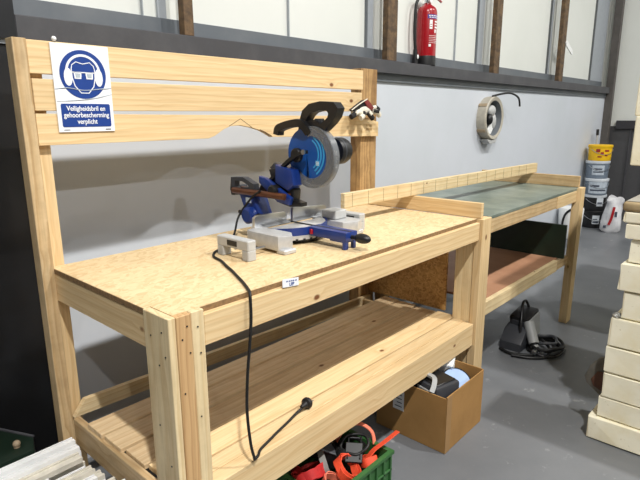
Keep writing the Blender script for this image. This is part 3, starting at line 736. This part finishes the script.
for a in (0.35, 2.5, 3.75, 5.5):
    b = MB(); b.box(.168, .178, -.014, .014, -.002, .07, .003, mat=mr @ Matrix.Rotation(a, 4, 'Z')); obj('clip', b, M['tan'], rl)
b = MB(); b.prism([(3.510, 1.16), (3.570, 1.12), (3.670, 1.125), (3.710, 1.17), (3.610, 1.15)], 'y', .88, .949, .004); obj('lower_bracket', b, M['grey_plastic'], rl)
b = MB(); b.tube([(3.570, .885, 1.497), (3.670, .86, 1.515), (3.810, .84, 1.525), (3.930, .82, 1.49), (3.960, .815, 1.42)], .008, 8); obj('cable_end', b, M['rubber'], rl, 60)
# hook on the brown post, high on the wall
hk = MB(); hk.prism([(5.20, 2.05), (5.235, 2.075), (5.42, 1.99), (5.44, 1.955), (5.40, 1.95), (5.22, 2.02)], 'y', .895, .9045, .002)
tag(obj('wall_hook', hk, M['white']), 'small white plastic hook sticking out from a brown post', 'hook')

# ------------------------------------------------------------------ stacked buckets at the far corner
def bucket(i, z, h, r, mat, lid, label, marks):
    cx, cy = 6.40 + (.0, .012, -.008, .006, .0)[i], .785 + (.0, .004, -.006, .008, -.004)[i]
    t = thing('bucket', label, 'bucket', (cx, cy, z), 'stacked buckets by the far column')
    obj('tub', MB().lathe([(0, 0), (r * .93, 0), (r * .95, .006), (r, h - .03), (r * .99, h - .012), (0, h - .012)], (cx, cy, z), 32), M[mat], t, 40)
    obj('lid', MB().lathe([(r * 1.03, h - .034), (r * 1.05, h - .03), (r * 1.05, h - .006), (r * 1.02, h - .002), (0, h - .002)], (cx, cy, z), 32), M[lid], t, 40)
    def wr_(mb, a0, a1, f0, f1, rr=1.012):
        n = 10; a0 -= ra(30); a1 -= ra(30)
        def rad(f): return (r * .95 + r * .05 * f) * rr
        A = [mb.bm.verts.new((cx + rad(f) * math.cos(a0 + (a1 - a0) * k / n), cy + rad(f) * math.sin(a0 + (a1 - a0) * k / n), z + h * f)) for f in (f0, f1) for k in range(n + 1)]
        for k in range(n): mb.bm.faces.new((A[k], A[k + 1], A[n + 2 + k], A[n + 1 + k]))
    for m_, lst in marks:
        b = MB()
        for q in lst: wr_(b, ra(q[0]), ra(q[1]), q[2], q[3], *(q[4:]))
        obj('label', b, M[m_], t)
    hb = [(cx + (r + .004) * math.cos(a), cy + (r + .004) * math.sin(a), z + h * .72 - .06 * math.sin((a - ra(150)) / ra(140) * PI)) for a in [ra(150 + 14 * k) for k in range(11)]]
    obj('handle', MB().tube(hb, .003, 6, 3), M['steel'], t, 60)
hts = ((.215, 'black_bucket', 'black', 'bottom black bucket of the stack, by the white sack', (('lid_pale', ((225, 262, .25, .75),)), ('print_dark', ((228, 258, .3, .4, 1.02), (228, 250, .5, .56, 1.02))))),
       (.200, 'black_bucket', 'lid_pale', 'black bucket with pale lid, second from bottom of the stack', (('lid_pale', ((238, 275, .3, .85),)), ('print_dark', ((242, 268, .45, .55, 1.02),)))),
       (.200, 'grey_bucket', 'lid_pale', 'pale grey labelled bucket in the middle of the stack', (('label_grey', ((185, 290, .1, .85),)), ('print_dark', ((195, 240, .5, .62, 1.02), (195, 280, .25, .34, 1.02))))),
       (.215, 'grey_bucket', 'lid_pale', 'slate grey bucket directly under the yellow one', (('label_grey', ((200, 262, .2, .75),)), ('print_dark', ((206, 250, .5, .58, 1.02), (206, 256, .34, .40, 1.02))))),
       (.190, 'yellow', 'yellow', 'yellow bucket with dark markings on top of the stack', (('red_dark', ((205, 225, .55, .75), (228, 244, .42, .56), (248, 272, .58, .7), (215, 235, .22, .3), (250, 265, .3, .38))),)))
z = .001
for i, (h, mt, ld_, lab_, marks) in enumerate(hts):
    bucket(i, z, h * .975, .128, mt, ld_, lab_, marks); z += h * .975 + .0005
pl = thing('pole', 'thin pale pole with dark top leaning behind the yellow bucket', 'pole', (6.62, .87, 0))
obj('shaft', MB().rod((6.62, .87, .0), (6.60, .885, 1.10), .011, 12), M['grey_plastic'], pl, 40)
obj('grip', MB().rod((6.60, .885, 1.10), (6.598, .886, 1.17), .016, 12), M['black'], pl, 40)

# white sack
sk = thing('sack', 'white plastic sack with a red stripe slumped beside the buckets', 'sack', (6.20, .53, 0))
b = MB(); rnd = random.Random(5); rings = []
prof = [(0, .10), (.03, .135), (.12, .142), (.22, .132), (.30, .115), (.36, .105), (.41, .118), (.43, .112)]
for k, (zz, rr) in enumerate(prof):
    R_ = []
    for j in range(28):
        a = 2 * PI * j / 28
        q = .88 * rr * (1 + .10 * math.sin(3 * a + k) + rnd.uniform(-.07, .07))
        R_.append(b.bm.verts.new((6.20 + q * math.cos(a) * .75, .53 + q * math.sin(a) * .85 - zz * .05, zz * .93 + (.03 * math.sin(2 * a) if k > 5 else 0) + .001)))
    rings.append(R_)
for A, C in zip(rings, rings[1:]):
    for j in range(28): b.bm.faces.new((A[j], A[(j + 1) % 28], C[(j + 1) % 28], C[j]))
b.bm.faces.new(rings[0]); b.bm.faces.new(rings[-1])
obj('bag', b, M['sack'], sk, 60)
b = MB(); b.ribbon([(6.118, .49, .31), (6.104, .495, .24), (6.098, .505, .17), (6.094, .525, .10)], .026, .003, up=(-1, -.2, 0)); obj('red_stripe', b, M['red'], sk)
b = MB(); b.box(6.094, 6.097, .55, .58, .06, .09); b.box(6.104, 6.107, .45, .475, .20, .26); obj('print', b, M['print_dark'], sk)

# white hanging thing behind the far bench
hg = thing('white_tub', 'white tub with black bowed edge against the wall behind the far bench', 'tub', (5.60, .80, 0))
obj('tub', MB().lathe([(0, 0), (.10, 0), (.115, .02), (.13, .33), (.125, .34), (0, .34)], (5.60, .80, .001), 28), M['white'], hg, 40)
obj('bowed_handle', MB().tube([(5.456, .80, .02), (5.450, .835, .15), (5.455, .815, .28), (5.468, .75, .345), (5.49, .69, .355)], .012, 8), M['rubber'], hg, 60)
obj('cloth', MB().prism([(5.10, .02), (5.20, .02), (5.19, .24), (5.14, .28)], 'y', .640, .652, .002), M['scrim'], hg)

# ------------------------------------------------------------------ stacked cream foam panels on the right
fl = 'cream foam core panels stacked on the right'
panels = (
    (.004, .105, -.515, 1.655, 'bottom cream foam panel of the tall stack, sticking out furthest on the floor'),
    (.108, .202, -.545, 1.668, 'cream foam panel directly on the bottom one of the tall stack'),
    (.207, .314, -.550, 1.664, 'third cream foam panel up, beside the torn grey liner'),
    (.319, .431, -.548, 1.662, 'fourth cream foam panel up in the tall stack'),
    (.436, .556, -.553, 1.660, 'fifth cream foam panel up, with crumpled foil on its corner'),
    (.560, .671, -.582, 1.668, 'set-back cream foam panel just above the crumpled foil'),
    (.675, .788, -.563, 1.660, 'seventh cream foam panel up, the large one below the broken panel'),
    (.790, .882, -.583, 1.675, 'broken narrow cream foam panel above the seventh'),
    (.885, .945, -.568, 1.662, 'thin cream foam panel, second below the brown edged slab'),
    (.948, .991, -.555, 1.660, 'thin cream foam panel right under the brown edged slab'),
)
for i, (z0_, z1_, yb, x0, lab_) in enumerate(panels):
    b = MB().box(x0, 1.84 + .03 * (i % 3), yb - 1.3, yb, z0_, z1_, .004)
    bmesh.ops.subdivide_edges(b.bm, edges=[e for e in b.bm.edges if e.calc_length() > .3], cuts=9, use_grid_fill=True)
    rnd = random.Random(20 + i)
    j = .005 if i != 7 else .011
    for v in b.bm.verts:
        v.co.x += rnd.uniform(-j, j) * .7; v.co.y += rnd.uniform(-j, j)
        v.co.z += rnd.uniform(0, .0012) if v.co.z < (z0_ + z1_) / 2 else -rnd.uniform(0, .0012)
    tag(obj('foam_panel', b, M['foam']), lab_, 'foam panel', fl)
sb = thing('slab', 'brown edged slab with grey face lying on the cream foam panels', 'slab', (1.78, -1.2, .992))
obj('core', MB().box(1.655, 1.90, -1.85, -.545, .992, 1.030, .012, seg=3), M['slab'], sb, 60)
obj('face', MB().box(1.665, 1.89, -1.84, -.555, 1.0302, 1.033, .0008), M['slab_top'], sb)
for k in range(8):
    tag(obj('foam_panel', MB().box(2.62 + .012 * (k % 2), 3.9, -1.6, -.80 - .01 * (k % 3), .002 + k * .1412, .1405 + k * .1412, .004), M['foam']), 'cream foam panel hidden low in the second stack, under the overhanging panels', 'foam panel', 'low panels of the second stack')
tag(obj('foam_panel', MB().box(2.08, 3.9, -1.5, -.462, 1.1315, 1.346, .004), M['foam']), 'thick cream foam panel of the second stack, overhanging above the brown edged slab', 'foam panel', fl)
tag(obj('foam_panel', MB().box(2.085, 3.9, -1.5, -.455, 1.3475, 1.54, .004), M['foam']), 'topmost cream foam panel at the right picture edge', 'foam panel', fl)
b = MB().blob((1.685, -.572, .564), (.022, .018, .0075), 12); b.rough(1, .003, 3)
fo = obj('foil_scrap', b, M['foil']); tag(fo, 'crumpled grey foil scrap on a corner of a cream foam panel', 'foil')
# torn grey liner tucked behind the stack
tr = thing('torn_liner', 'torn grey liner with brown inside behind the cream foam panels', 'liner', (1.80, -.49, .17))
obj('outer_skin', MB().prism([(-.541, .352), (-.512, .338), (-.482, .295), (-.464, .240), (-.474, .214), (-.490, .200), (-.541, .165)], 'x', 1.73, 1.755, .006), plain('dull grey sheeting', (96, 94, 88), .6, noise=.15), tr, 40)
obj('inner_lining', MB().prism([(-.541, .285), (-.515, .280), (-.492, .238), (-.505, .210), (-.541, .195)], 'x', 1.7255, 1.7295, .001), M['door_red'], tr, 40)

# ------------------------------------------------------------------ cardboard box and what lies in it
cb = thing('cardboard_box', 'open brown cardboard box of tools on the floor under the workbench', 'box', (1.30, .05, 0))
x0, x1, y0, y1, h = 1.142, 1.468, -.122, .222, .252
w = .005
obj('box_wall', B(x0, x1, y0, y0 + w, .001, h + .004, bevel=.001), M['card'], cb)
obj('box_wall', B(x0, x0 + w, y0 + w, y1, .001, h - .004, bevel=.001), M['card'], cb)
obj('box_wall', B(x1 - w, x1, y0 + w, y1, .001, h + .006, bevel=.001), M['card'], cb)
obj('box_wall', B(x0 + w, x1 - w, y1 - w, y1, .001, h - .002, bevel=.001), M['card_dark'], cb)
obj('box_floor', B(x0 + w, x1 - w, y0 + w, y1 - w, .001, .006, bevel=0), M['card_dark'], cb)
obj('corner_tape', MB().box(x0 - .001, x0 + .040, y0 - .0012, y0 - .0002, .002, h + .002), plain('worn card strip', (154, 120, 78), .7), cb)
b = MB(); b.box(x0 - .0012, x0 - .0002, .08, .135, .115, .205); lb2 = obj('box_label', b, M['paper'], cb); lb2['label'] = 'white paper label on the box side'
b = MB()
for k in range(4): b.box(x0 - .0018, x0 - .0013, .09, .125 - .01 * (k % 2), .13 + k * .018, .134 + k * .018)
obj('label_print', b, M['print_dark'], lb2)
# content
tl_ = thing('power_tool', 'dark grey power tool with grey handle inside the cardboard box', 'power tool', (1.238, -.015, .18))
R1 = Matrix.Translation((1.238, -.015, .012)) @ Matrix.Rotation(ra(-14), 4, 'Z')
b = MB(); b.box(-.070, .070, -.072, .072, .09, .256, .012, mat=R1, seg=2); obj('case', b, M['charcoal'], tl_, 40)
b = MB(); b.box(-.056, .058, -.058, .060, .2565, .262, .003, mat=R1); obj('lid', b, M['black'], tl_, 40)
b = MB(); b.sweep([R1 @ Vector(q) for q in ((-.085, .085, .235), (-.07, .03, .275), (-.055, .045, .283), (-.04, -.02, .28), (-.06, -.045, .262), (-.083, -.055, .24))], [(-.010, -.005), (.010, -.005), (.010, .005), (-.010, .005)], 5, up=(-.5, 0, 1)); obj('handle', b, M['tool_grey'], tl_, 50)
b = MB(); b.box(-.083, -.076, -.06, .03, .215, .24, .003, mat=R1); obj('base_plate', b, M['tool_grey'], tl_)
b = MB(); b.lathe([(.012, 0), (.06, 0), (.062, .006), (.06, .012), (.012, .012)], seg=36, mat=Matrix.Translation((1.372, -.040, .205)) @ Matrix.Rotation(ra(-22), 4, 'Y') @ Matrix.Rotation(ra(24), 4, 'X'))
dk = obj('sanding_disc', b, M['disc_blue'], None, 40); tag(dk, 'pale blue disc with black rim leaning inside the cardboard box', 'disc')
b = MB(); b.lathe([(.060, -.002), (.066, 0), (.066, .012), (.060, .014)], seg=36, mat=Matrix.Translation((1.372, -.040, .205)) @ Matrix.Rotation(ra(-22), 4, 'Y') @ Matrix.Rotation(ra(24), 4, 'X'), cap=False)
o = obj('rim', b, M['rubber'], None, 40); o.parent = dk; o.location = WORLD[o.name] - WORLD[dk.name]
tag(obj('white_packet', MB().box(-.035, .035, -.045, .045, -.045, .05, .010, mat=Matrix.Translation((1.418, .045, .232)) @ Matrix.Rotation(ra(25), 4, 'Z') @ Matrix.Rotation(ra(-20), 4, 'Y'), seg=2).rough(1, .003, 2), M['white'], None, 60), 'white packet at the back of the cardboard box', 'packet')
tag(obj('card_scrap', MB().box(-.04, .04, -.004, .004, -.03, .055, .001, mat=Matrix.Translation((1.345, .17, .225)) @ Matrix.Rotation(ra(15), 4, 'X')), M['card']), 'brown card flap standing at the back inside the cardboard box', 'card')
tag(obj('dark_case', MB().box(1.155, 1.30, .085, .20, .008, .215, .008), M['charcoal']), 'plain dark case behind the power tool in the cardboard box', 'case')

# ------------------------------------------------------------------ green crate with straps
gc_ = thing('plastic_crate', 'green ribbed plastic crate of straps on the floor under the workbench', 'crate', (.63, .05, 0))
x0, x1, y0, y1, h, w = .440, .782, -.100, .20, .196, .008
g = M['green']
obj('crate_floor', MB().box(x0 + w, x1 - w, y0 + w, y1 - w, .004, .012), g, gc_)
def cwall(along, a0, a1, c0, c1, out):
    b = MB()
    def bx(u0, u1, v0, v1, z0_, z1_):
        if along == 'x': b.box(u0, u1, v0, v1, z0_, z1_, .001)
        else: b.box(v0, v1, u0, u1, z0_, z1_, .001)
    bx(a0, a1, c0, c1, .002, h - .012)
    wallo = obj('crate_wall', b, g, gc_)
    n = max(3, round((a1 - a0) / .045))
    for k in range(n + 1):
        u = a0 + .002 + (a1 - a0 - .012) * k / n
        b = MB()
        lo, hi = (c0 - .007, c0 - .0003) if out < 0 else (c1 + .0003, c1 + .007)
        bx(u, u + .008, lo, hi, .004, h - .014)
        obj('rib', b, g, wallo)
    b = MB(); lo, hi = (c0 - .007, c0 - .0003) if out < 0 else (c1 + .0003, c1 + .007)
    bx(a0, a1, lo, hi, h * .62, h * .62 + .007); bx(a0, a1, lo, hi, .03, .037)
    obj('rib', b, g, wallo)
cwall('x', x0, x1, y0, y0 + w, -1); cwall('x', x0, x1, y1 - w, y1, 1)
cwall('y', y0 + w, y1 - w, x0, x0 + w, -1); cwall('y', y0 + w, y1 - w, x1 - w, x1, 1)
b = MB(); b.ring_prism([(x0 - .009, y0 - .009), (x1 + .009, y0 - .009), (x1 + .009, y1 + .009), (x0 - .009, y1 + .009)], [(x0 + w, y0 + w), (x1 - w, y0 + w), (x1 - w, y1 - w), (x0 + w, y1 - w)], 'z', h - .012, h)
obj('rim', b, g, gc_)
def loop(c, r, n, tilt, wob, seed):
    rnd = random.Random(seed); P = []
    mt = Matrix.Rotation(tilt[2], 3, 'Z') @ Matrix.Rotation(tilt[0], 3, 'X') @ Matrix.Rotation(tilt[1], 3, 'Y')
    for k in range(n * 10 + 3):
        a = k / 10 * 2 * PI
        q = r * (1 - .10 * k / (n * 10)) * (1 + rnd.uniform(-wob, wob))
        P.append(Vector(c) + mt @ Vector((q * math.cos(a), q * math.sin(a) * .8, rnd.uniform(-wob, wob) * .04)))
    return P, mt @ Vector((0, 0, 1))
def coil(label, mat, c, r, n, tilt, w_, seed, wob=.10, group='webbing straps in the green crate'):
    P, ax = loop(c, r, n, tilt, wob, seed)
    b = MB()
    b.sweep(P, [(-.0012, -w_ / 2), (.0012, -w_ / 2), (.0012, w_ / 2), (-.0012, w_ / 2)], 3, up=ax)
    return tag(obj('ratchet_strap', b, M[mat], None, 30), label, 'strap', group)
s1 = coil('bright orange webbing coil at the front of the green crate', 'orange', (.610, -.040, .192), .056, 3, (ra(38), ra(16), .2), .026, 3, .16)
s2 = coil('red webbing coil at the left of the green crate', 'red_web', (.515, .045, .185), .068, 3, (ra(-25), ra(20), .5), .032, 4)
s3 = coil('grey webbing loop standing between the red and orange coils', 'grey_web', (.575, .035, .185), .060, 1, (ra(75), ra(10), .75), .022, 6, .05)
s4 = coil('dull orange webbing coil by the near left corner of the crate', 'orange_pale', (.525, -.045, .180), .04, 2, (ra(20), ra(-15), 1.2), .028, 9)
b = MB(); b.ribbon([(.70, .085, .19), (.735, .07, .238), (.775, .035, .250), (.795, -.005, .225), (.78, -.03, .190)], .022, .003, up=(0, .2, 1))
tag(obj('ratchet_strap', b, M['orange_pale'], None, 30), 'faded orange strap arching over the far side of the crate', 'strap', 'webbing straps in the green crate')
b = MB(); b.ribbon([(.700, -.055, .185), (.735, -.06, .205), (.78, -.075, .222), (.835, -.092, .244)], .026, .003, up=(.1, .4, 1))
tag(obj('ratchet_strap', b, M['orange'], None, 30), 'orange strap end poking out over the right corner of the crate', 'strap', 'webbing straps in the green crate')
b = MB(); b.ribbon([(.47, .13, .19), (.53, .12, .215), (.60, .12, .225), (.67, .13, .205), (.70, .12, .18)], .028, .003, up=(0, .5, 1))
tag(obj('ratchet_strap', b, M['red_web'], None, 30), 'red strap lying at the back of the crate beneath the shelf', 'strap', 'webbing straps in the green crate')
coil('black webbing coil in the middle of the green crate', 'rubber', (.69, .045, .180), .060, 3, (ra(20), ra(15), .9), .028, 14, .15)
coil('deep red webbing coil under the grey loop', 'red_dark', (.57, .10, .165), .075, 3, (ra(10), ra(5), .3), .034, 16, .12)
coil('orange webbing coil by the right wall of the crate', 'orange', (.71, -.055, .172), .042, 3, (ra(-15), ra(25), .5), .026, 18, .15)
coil('dark grey webbing coil filling the crate beneath the other straps', 'charcoal', (.62, .03, .110), .11, 3, (ra(4), ra(3), .1), .05, 21, .08)
rb = thing('ratchet_buckle', 'black ratchet buckle lying among the straps in the crate', 'buckle', (.70, .01, .19))
mrb = Matrix.Translation((.70, .0, .205)) @ Matrix.Rotation(ra(35), 4, 'Z') @ Matrix.Rotation(ra(-18), 4, 'Y')
b = MB(); b.box(-.055, .05, -.024, -.020, -.016, .016, .001, mat=mrb); b.box(-.055, .05, .020, .024, -.016, .016, .001, mat=mrb); obj('side_plate', b, M['black'], rb)
b = MB(); b.rod(mrb @ Vector((-.02, -.028, 0)), mrb @ Vector((-.02, .028, 0)), .011, 14); b.rod(mrb @ Vector((.04, -.026, 0)), mrb @ Vector((.04, .026, 0)), .006, 12); obj('spindle', b, M['dark_metal'], rb, 40)
b = MB(); b.box(-.06, .01, -.031, .031, .018, .026, .003, mat=mrb @ Matrix.Rotation(ra(-20), 4, 'Y')); obj('lever', b, M['black'], rb)
rb2 = thing('ratchet_buckle', 'dark buckle with blue grey cloth between the red and grey straps', 'buckle', (.56, .09, .18))
mrb = Matrix.Translation((.605, .075, .205)) @ Matrix.Rotation(ra(-40), 4, 'Z') @ Matrix.Rotation(ra(25), 4, 'Y')
b = MB(); b.box(-.05, .05, -.024, -.019, -.016, .016, .001, mat=mrb); b.box(-.05, .05, .019, .024, -.016, .016, .001, mat=mrb); obj('side_plate', b, M['black'], rb2)
b = MB(); b.box(-.04, .045, -.03, .03, .016, .024, .003, mat=mrb); obj('lever', b, M['charcoal'], rb2)
wbnd = [(.66, -.02, .19), (.71, -.05, .225), (.745, -.01, .235), (.71, .04, .23), (.66, .03, .21), (.67, -.03, .205), (.72, -.035, .215), (.74, .03, .21)]
tag(obj('black_cord', MB().tube(wbnd, .0055, 8), M['rubber'], None, 60), 'tangled black cord on top of the black buckle in the crate', 'cord')

# ------------------------------------------------------------------ charger with coiled leads on the floor
ch = thing('battery_charger', 'black and grey battery charger with coiled leads on the floor', 'charger', (2.45, .0, 0))
Rm = Matrix.Translation((2.50, .075, 0)) @ Matrix.Rotation(ra(-4), 4, 'Z')
b = MB(); b.box(-.085, .075, -.055, .06, .012, .20, .012, mat=Rm @ Matrix.Rotation(ra(-12), 4, 'Y'), seg=2); cs = obj('case', b, M['black'], ch, 40)
b = MB(); b.box(-.07, .068, -.0605, -.0555, .03, .185, .002, mat=Rm @ Matrix.Rotation(ra(-12), 4, 'Y')); obj('front_panel', b, M['tool_grey'], cs)
b = MB(); b.box(-.0895, -.0855, -.045, .05, .04, .18, .002, mat=Rm @ Matrix.Rotation(ra(-12), 4, 'Y')); obj('side_panel', b, M['charcoal'], cs)
b = MB(); b.prism([(2.28, .002), (2.44, .002), (2.44, .05), (2.40, .13), (2.34, .11), (2.28, .05)], 'y', .02, .15, .008); obj('foot_block', b, M['charcoal'], ch, 40)
b = MB(); b.tube([(2.33, .05, .06), (2.36, .06, .17), (2.43, .085, .245), (2.49, .09, .252), (2.52, .08, .21)], .008, 8); obj('handle', b, M['dark_metal'], ch, 60)
b = MB(); b.rod((2.345, -.03, .055), (2.40, .03, .155), .030, 18); b.rod((2.34, -.035, .046), (2.335, -.042, .035), .022, 18); obj('grip', b, M['tool_grey'], ch, 40)
for k, (cx_, cy_, rr, zz, mm) in enumerate(((2.42, -.075, .115, .014, 'black'), (2.425, -.07, .095, .032, 'dark_metal'), (2.41, -.08, .105, .050, 'rubber'), (2.43, -.065, .070, .062, 'charcoal'))):
    pts = [(cx_ + rr * math.cos(a), cy_ + rr * .85 * math.sin(a), zz + .006 * math.sin(3 * a + k)) for a in [2 * PI * j / 18 for j in range(18)]]
    obj('lead', MB().tube(pts, .009, 8, 3, closed=True), M[mm], ch, 60)
b = MB(); b.tube([(2.25, .13, .012), (2.22, .06, .012), (2.25, -.02, .014), (2.30, -.06, .018), (2.36, -.04, .04), (2.36, .02, .07)], .009, 8); obj('lead', b, M['rubber'], ch, 60)
b = MB(); b.tube([(2.20, .04, .012), (2.24, -.06, .012), (2.31, -.12, .014), (2.40, -.10, .03), (2.44, -.04, .05)], .009, 8); obj('lead', b, M['black'], ch, 60)
b = MB(); b.box(2.27, 2.32, -.07, -.045, .02, .045, .004); b.box(2.30, 2.34, -.10, -.08, .02, .04, .004); obj('clamp', b, M['steel'], ch)

# ------------------------------------------------------------------ aluminium profiles stacked at the left
al = 'aluminium profiles stacked at the left end of the workbench'
def profile(L_, w_, h_, mat):
    b = MB(); t = .003; q = w_ * .26; g_ = w_ * .1
    b.prism([(-w_ / 2, 0), (-w_ / 2 + t, 0), (-w_ / 2 + t, h_ * .4), (w_ / 2 - t, h_ * .4), (w_ / 2 - t, 0), (w_ / 2, 0), (w_ / 2, h_ * .55), (w_ / 2 - q, h_ * .55), (w_ / 2 - q, h_), (g_, h_), (g_, h_ * .42), (-g_, h_ * .42), (-g_, h_), (-w_ / 2, h_)], 'x', -L_, 0); return b
def flat_profile(L_, w_, h_):
    b = MB(); t = .003
    b.prism([(-w_ / 2, 0), (w_ / 2, 0), (w_ / 2, h_), (w_ / 2 - .008, h_), (w_ / 2 - .008, h_ * .72), (-w_ / 2 + .008, h_ * .72), (-w_ / 2 + .008, h_), (-w_ / 2, h_)], 'x', -L_, 0); return b
def profile_at(src, x, y, z_, yaw, lab_, roll=0):
    o = src.copy(); COL.objects.link(o); o.location = (x - .7, y, z_); o.rotation_euler = (roll, 0, yaw)
    tag(o, lab_, 'profile', al); return o
P0 = obj('aluminium_profile', profile(1.4, .031, .030, 'alu'), M['alu']); P1 = obj('aluminium_profile', flat_profile(1.4, .034, .018), M['alu_dull']); P2 = obj('aluminium_profile', profile(1.4, .037, .034, 'alu'), M['alu'])
tops = ((P2, -.022, .592, 'rearmost bright aluminium profile of the pile, against the back post', 0), (P0, -.030, .548, 'bright aluminium profile, second from the back post', 0),
        (P1, -.040, .505, 'dull aluminium profile, third from the back post', 0), (P0, -.155, .462, 'short set-back bright aluminium profile in the middle of the pile', 0),
        (P1, -.045, .418, 'dusty aluminium profile with flat middle, fifth from the back post', 0), (P0, -.058, .374, 'bright aluminium profile, fourth from the near side of the pile', 0),
        (P1, -.022, .332, 'dusty aluminium profile, third from the near side of the pile', 0), (P2, -.012, .286, 'wide bright aluminium profile sticking out furthest, second from the near side', 0),
        (P0, -.035, .242, 'bright aluminium profile on the near side of the pile', 0))
used = set()
for k, (src, x, y, lab_, rl_) in enumerate(tops):
    z_ = .321 + (.005 if k % 3 == 1 else 0)
    y = .594 - .0465 * k; yw = (.006, -.004, .010, -.008, .003, .009, -.006, .004, -.003)[k]; rl = (0, 0, .12, 0, -.10, 0, .15, -.08, 0)[k]
    if src.name in used: profile_at(src, x, y, z_, yw, lab_, rl)
    else:
        used.add(src.name); src.location = (x - .7, y, z_); src.rotation_euler = (rl, 0, yw); tag(src, lab_, 'profile', al)
lows = ('lower layer aluminium profile at the back of the pile', 'lower layer aluminium profile, second from the back', 'lower layer aluminium profile under the dull one', 'lower layer aluminium profile in the middle of the pile', 'lower layer aluminium profile under the set-back one', 'lower layer aluminium profile towards the near side', 'lower layer aluminium profile at the near side')
for k, lab_ in enumerate(lows):
    profile_at(P1 if k % 2 else P0, -.012 - .013 * (k % 3), .585 - k * .053, .284, 0, lab_)
tb = thing('trestle', 'low timber trestle under the aluminium profiles', 'trestle', (-.7, .4, 0))
board('top_beam', tb, -.42, -.34, .18, .64, .20, .2655, 'aged'); board('leg', tb, -.41, -.35, .20, .26, 0, .1995, 'aged'); board('leg', tb, -.41, -.35, .54, .60, 0, .1995, 'aged')
board('top_beam', tb, -1.22, -1.14, .18, .64, .20, .2655, 'aged'); board('leg', tb, -1.21, -1.15, .20, .26, 0, .1995, 'aged'); board('leg', tb, -1.21, -1.15, .54, .60, 0, .1995, 'aged')
# dark case and tan knob by the black sheet
dc = thing('dark_case', 'dark green black case on the floor against the black sheeting', 'case', (-.4, .80, 0))
pc = [(-.165, .885), (-.095, .735), (-.12, .66), (-.85, .66), (-.85, .885)]
obj('case', MB().prism(pc, 'z', .001, .318, .004), M['black_green'], dc, 40)
b = MB(); b.sweep([(-.164, .886, .319), (-.094, .736, .319)], [(-.004, -.003), (.004, -.003), (.004, .003), (-.004, .003)], 1); obj('edge_strip', b, M['ledge'], dc)
b = MB(); b.blob((-.152, .715, .330), (.012, .012, .012), 14); b.rod((-.152, .715, .3185), (-.152, .715, .33), .010, 10); obj('knob', b, M['tan'], dc, 60)

# ------------------------------------------------------------------ light: rows of high bay lamps out of frame
def lamp(x, y, z_, power, size=.18, col=(1, .98, .945)):
    d = bpy.data.lights.new('high_bay_lamp', 'AREA'); d.shape = 'DISK'; d.size = size; d.energy = power; d.color = col
    o = bpy.data.objects.new('high_bay_lamp', d); COL.objects.link(o); o.location = (x, y, z_); return o
PW = 205
lamp(-1.05, -2.4, 5.4, PW * 1.8); lamp(2.3, -2.5, 5.4, PW * 1.15); lamp(5.7, -2.5, 5.4, PW * .75)
lamp(2.0, -6.5, 5.4, PW * .75); lamp(-2.6, -6.5, 5.4, PW * .75); lamp(6.4, -6.5, 5.4, PW * .4)
wd = bpy.data.worlds.new('hall'); S.world = wd; wd.use_nodes = True
wd.node_tree.nodes['Background'].inputs[0].default_value = (.80, .87, 1.0, 1); wd.node_tree.nodes['Background'].inputs[1].default_value = .05

# ------------------------------------------------------------------ camera
cd = bpy.data.cameras.new('camera'); co = bpy.data.objects.new('camera', cd); COL.objects.link(co)
Fw = Vector((0.7226609813670547, 0.652026164420411, -0.2293970072185176))
Rw = Vector((0.6690482696840451, -0.7432036760001695, -0.004765376440578707))
Uw = Vector((0.1735958491508096, 0.15003391913511557, 0.9733212749480856))
mt = Matrix((Rw, Uw, -Fw)).transposed().to_4x4(); mt.translation = (-0.62126718, -1.03137530, 1.35864287)
co.matrix_world = mt
cd.sensor_width = 36; cd.lens = 531.144 * 36 / 640; cd.clip_start = .02; cd.clip_end = 60
S.camera = co
vs = S.view_settings
vs.view_transform = 'Standard'; vs.look = 'None'; vs.gamma = 1; vs.use_curve_mapping = False; vs.exposure = -0.13
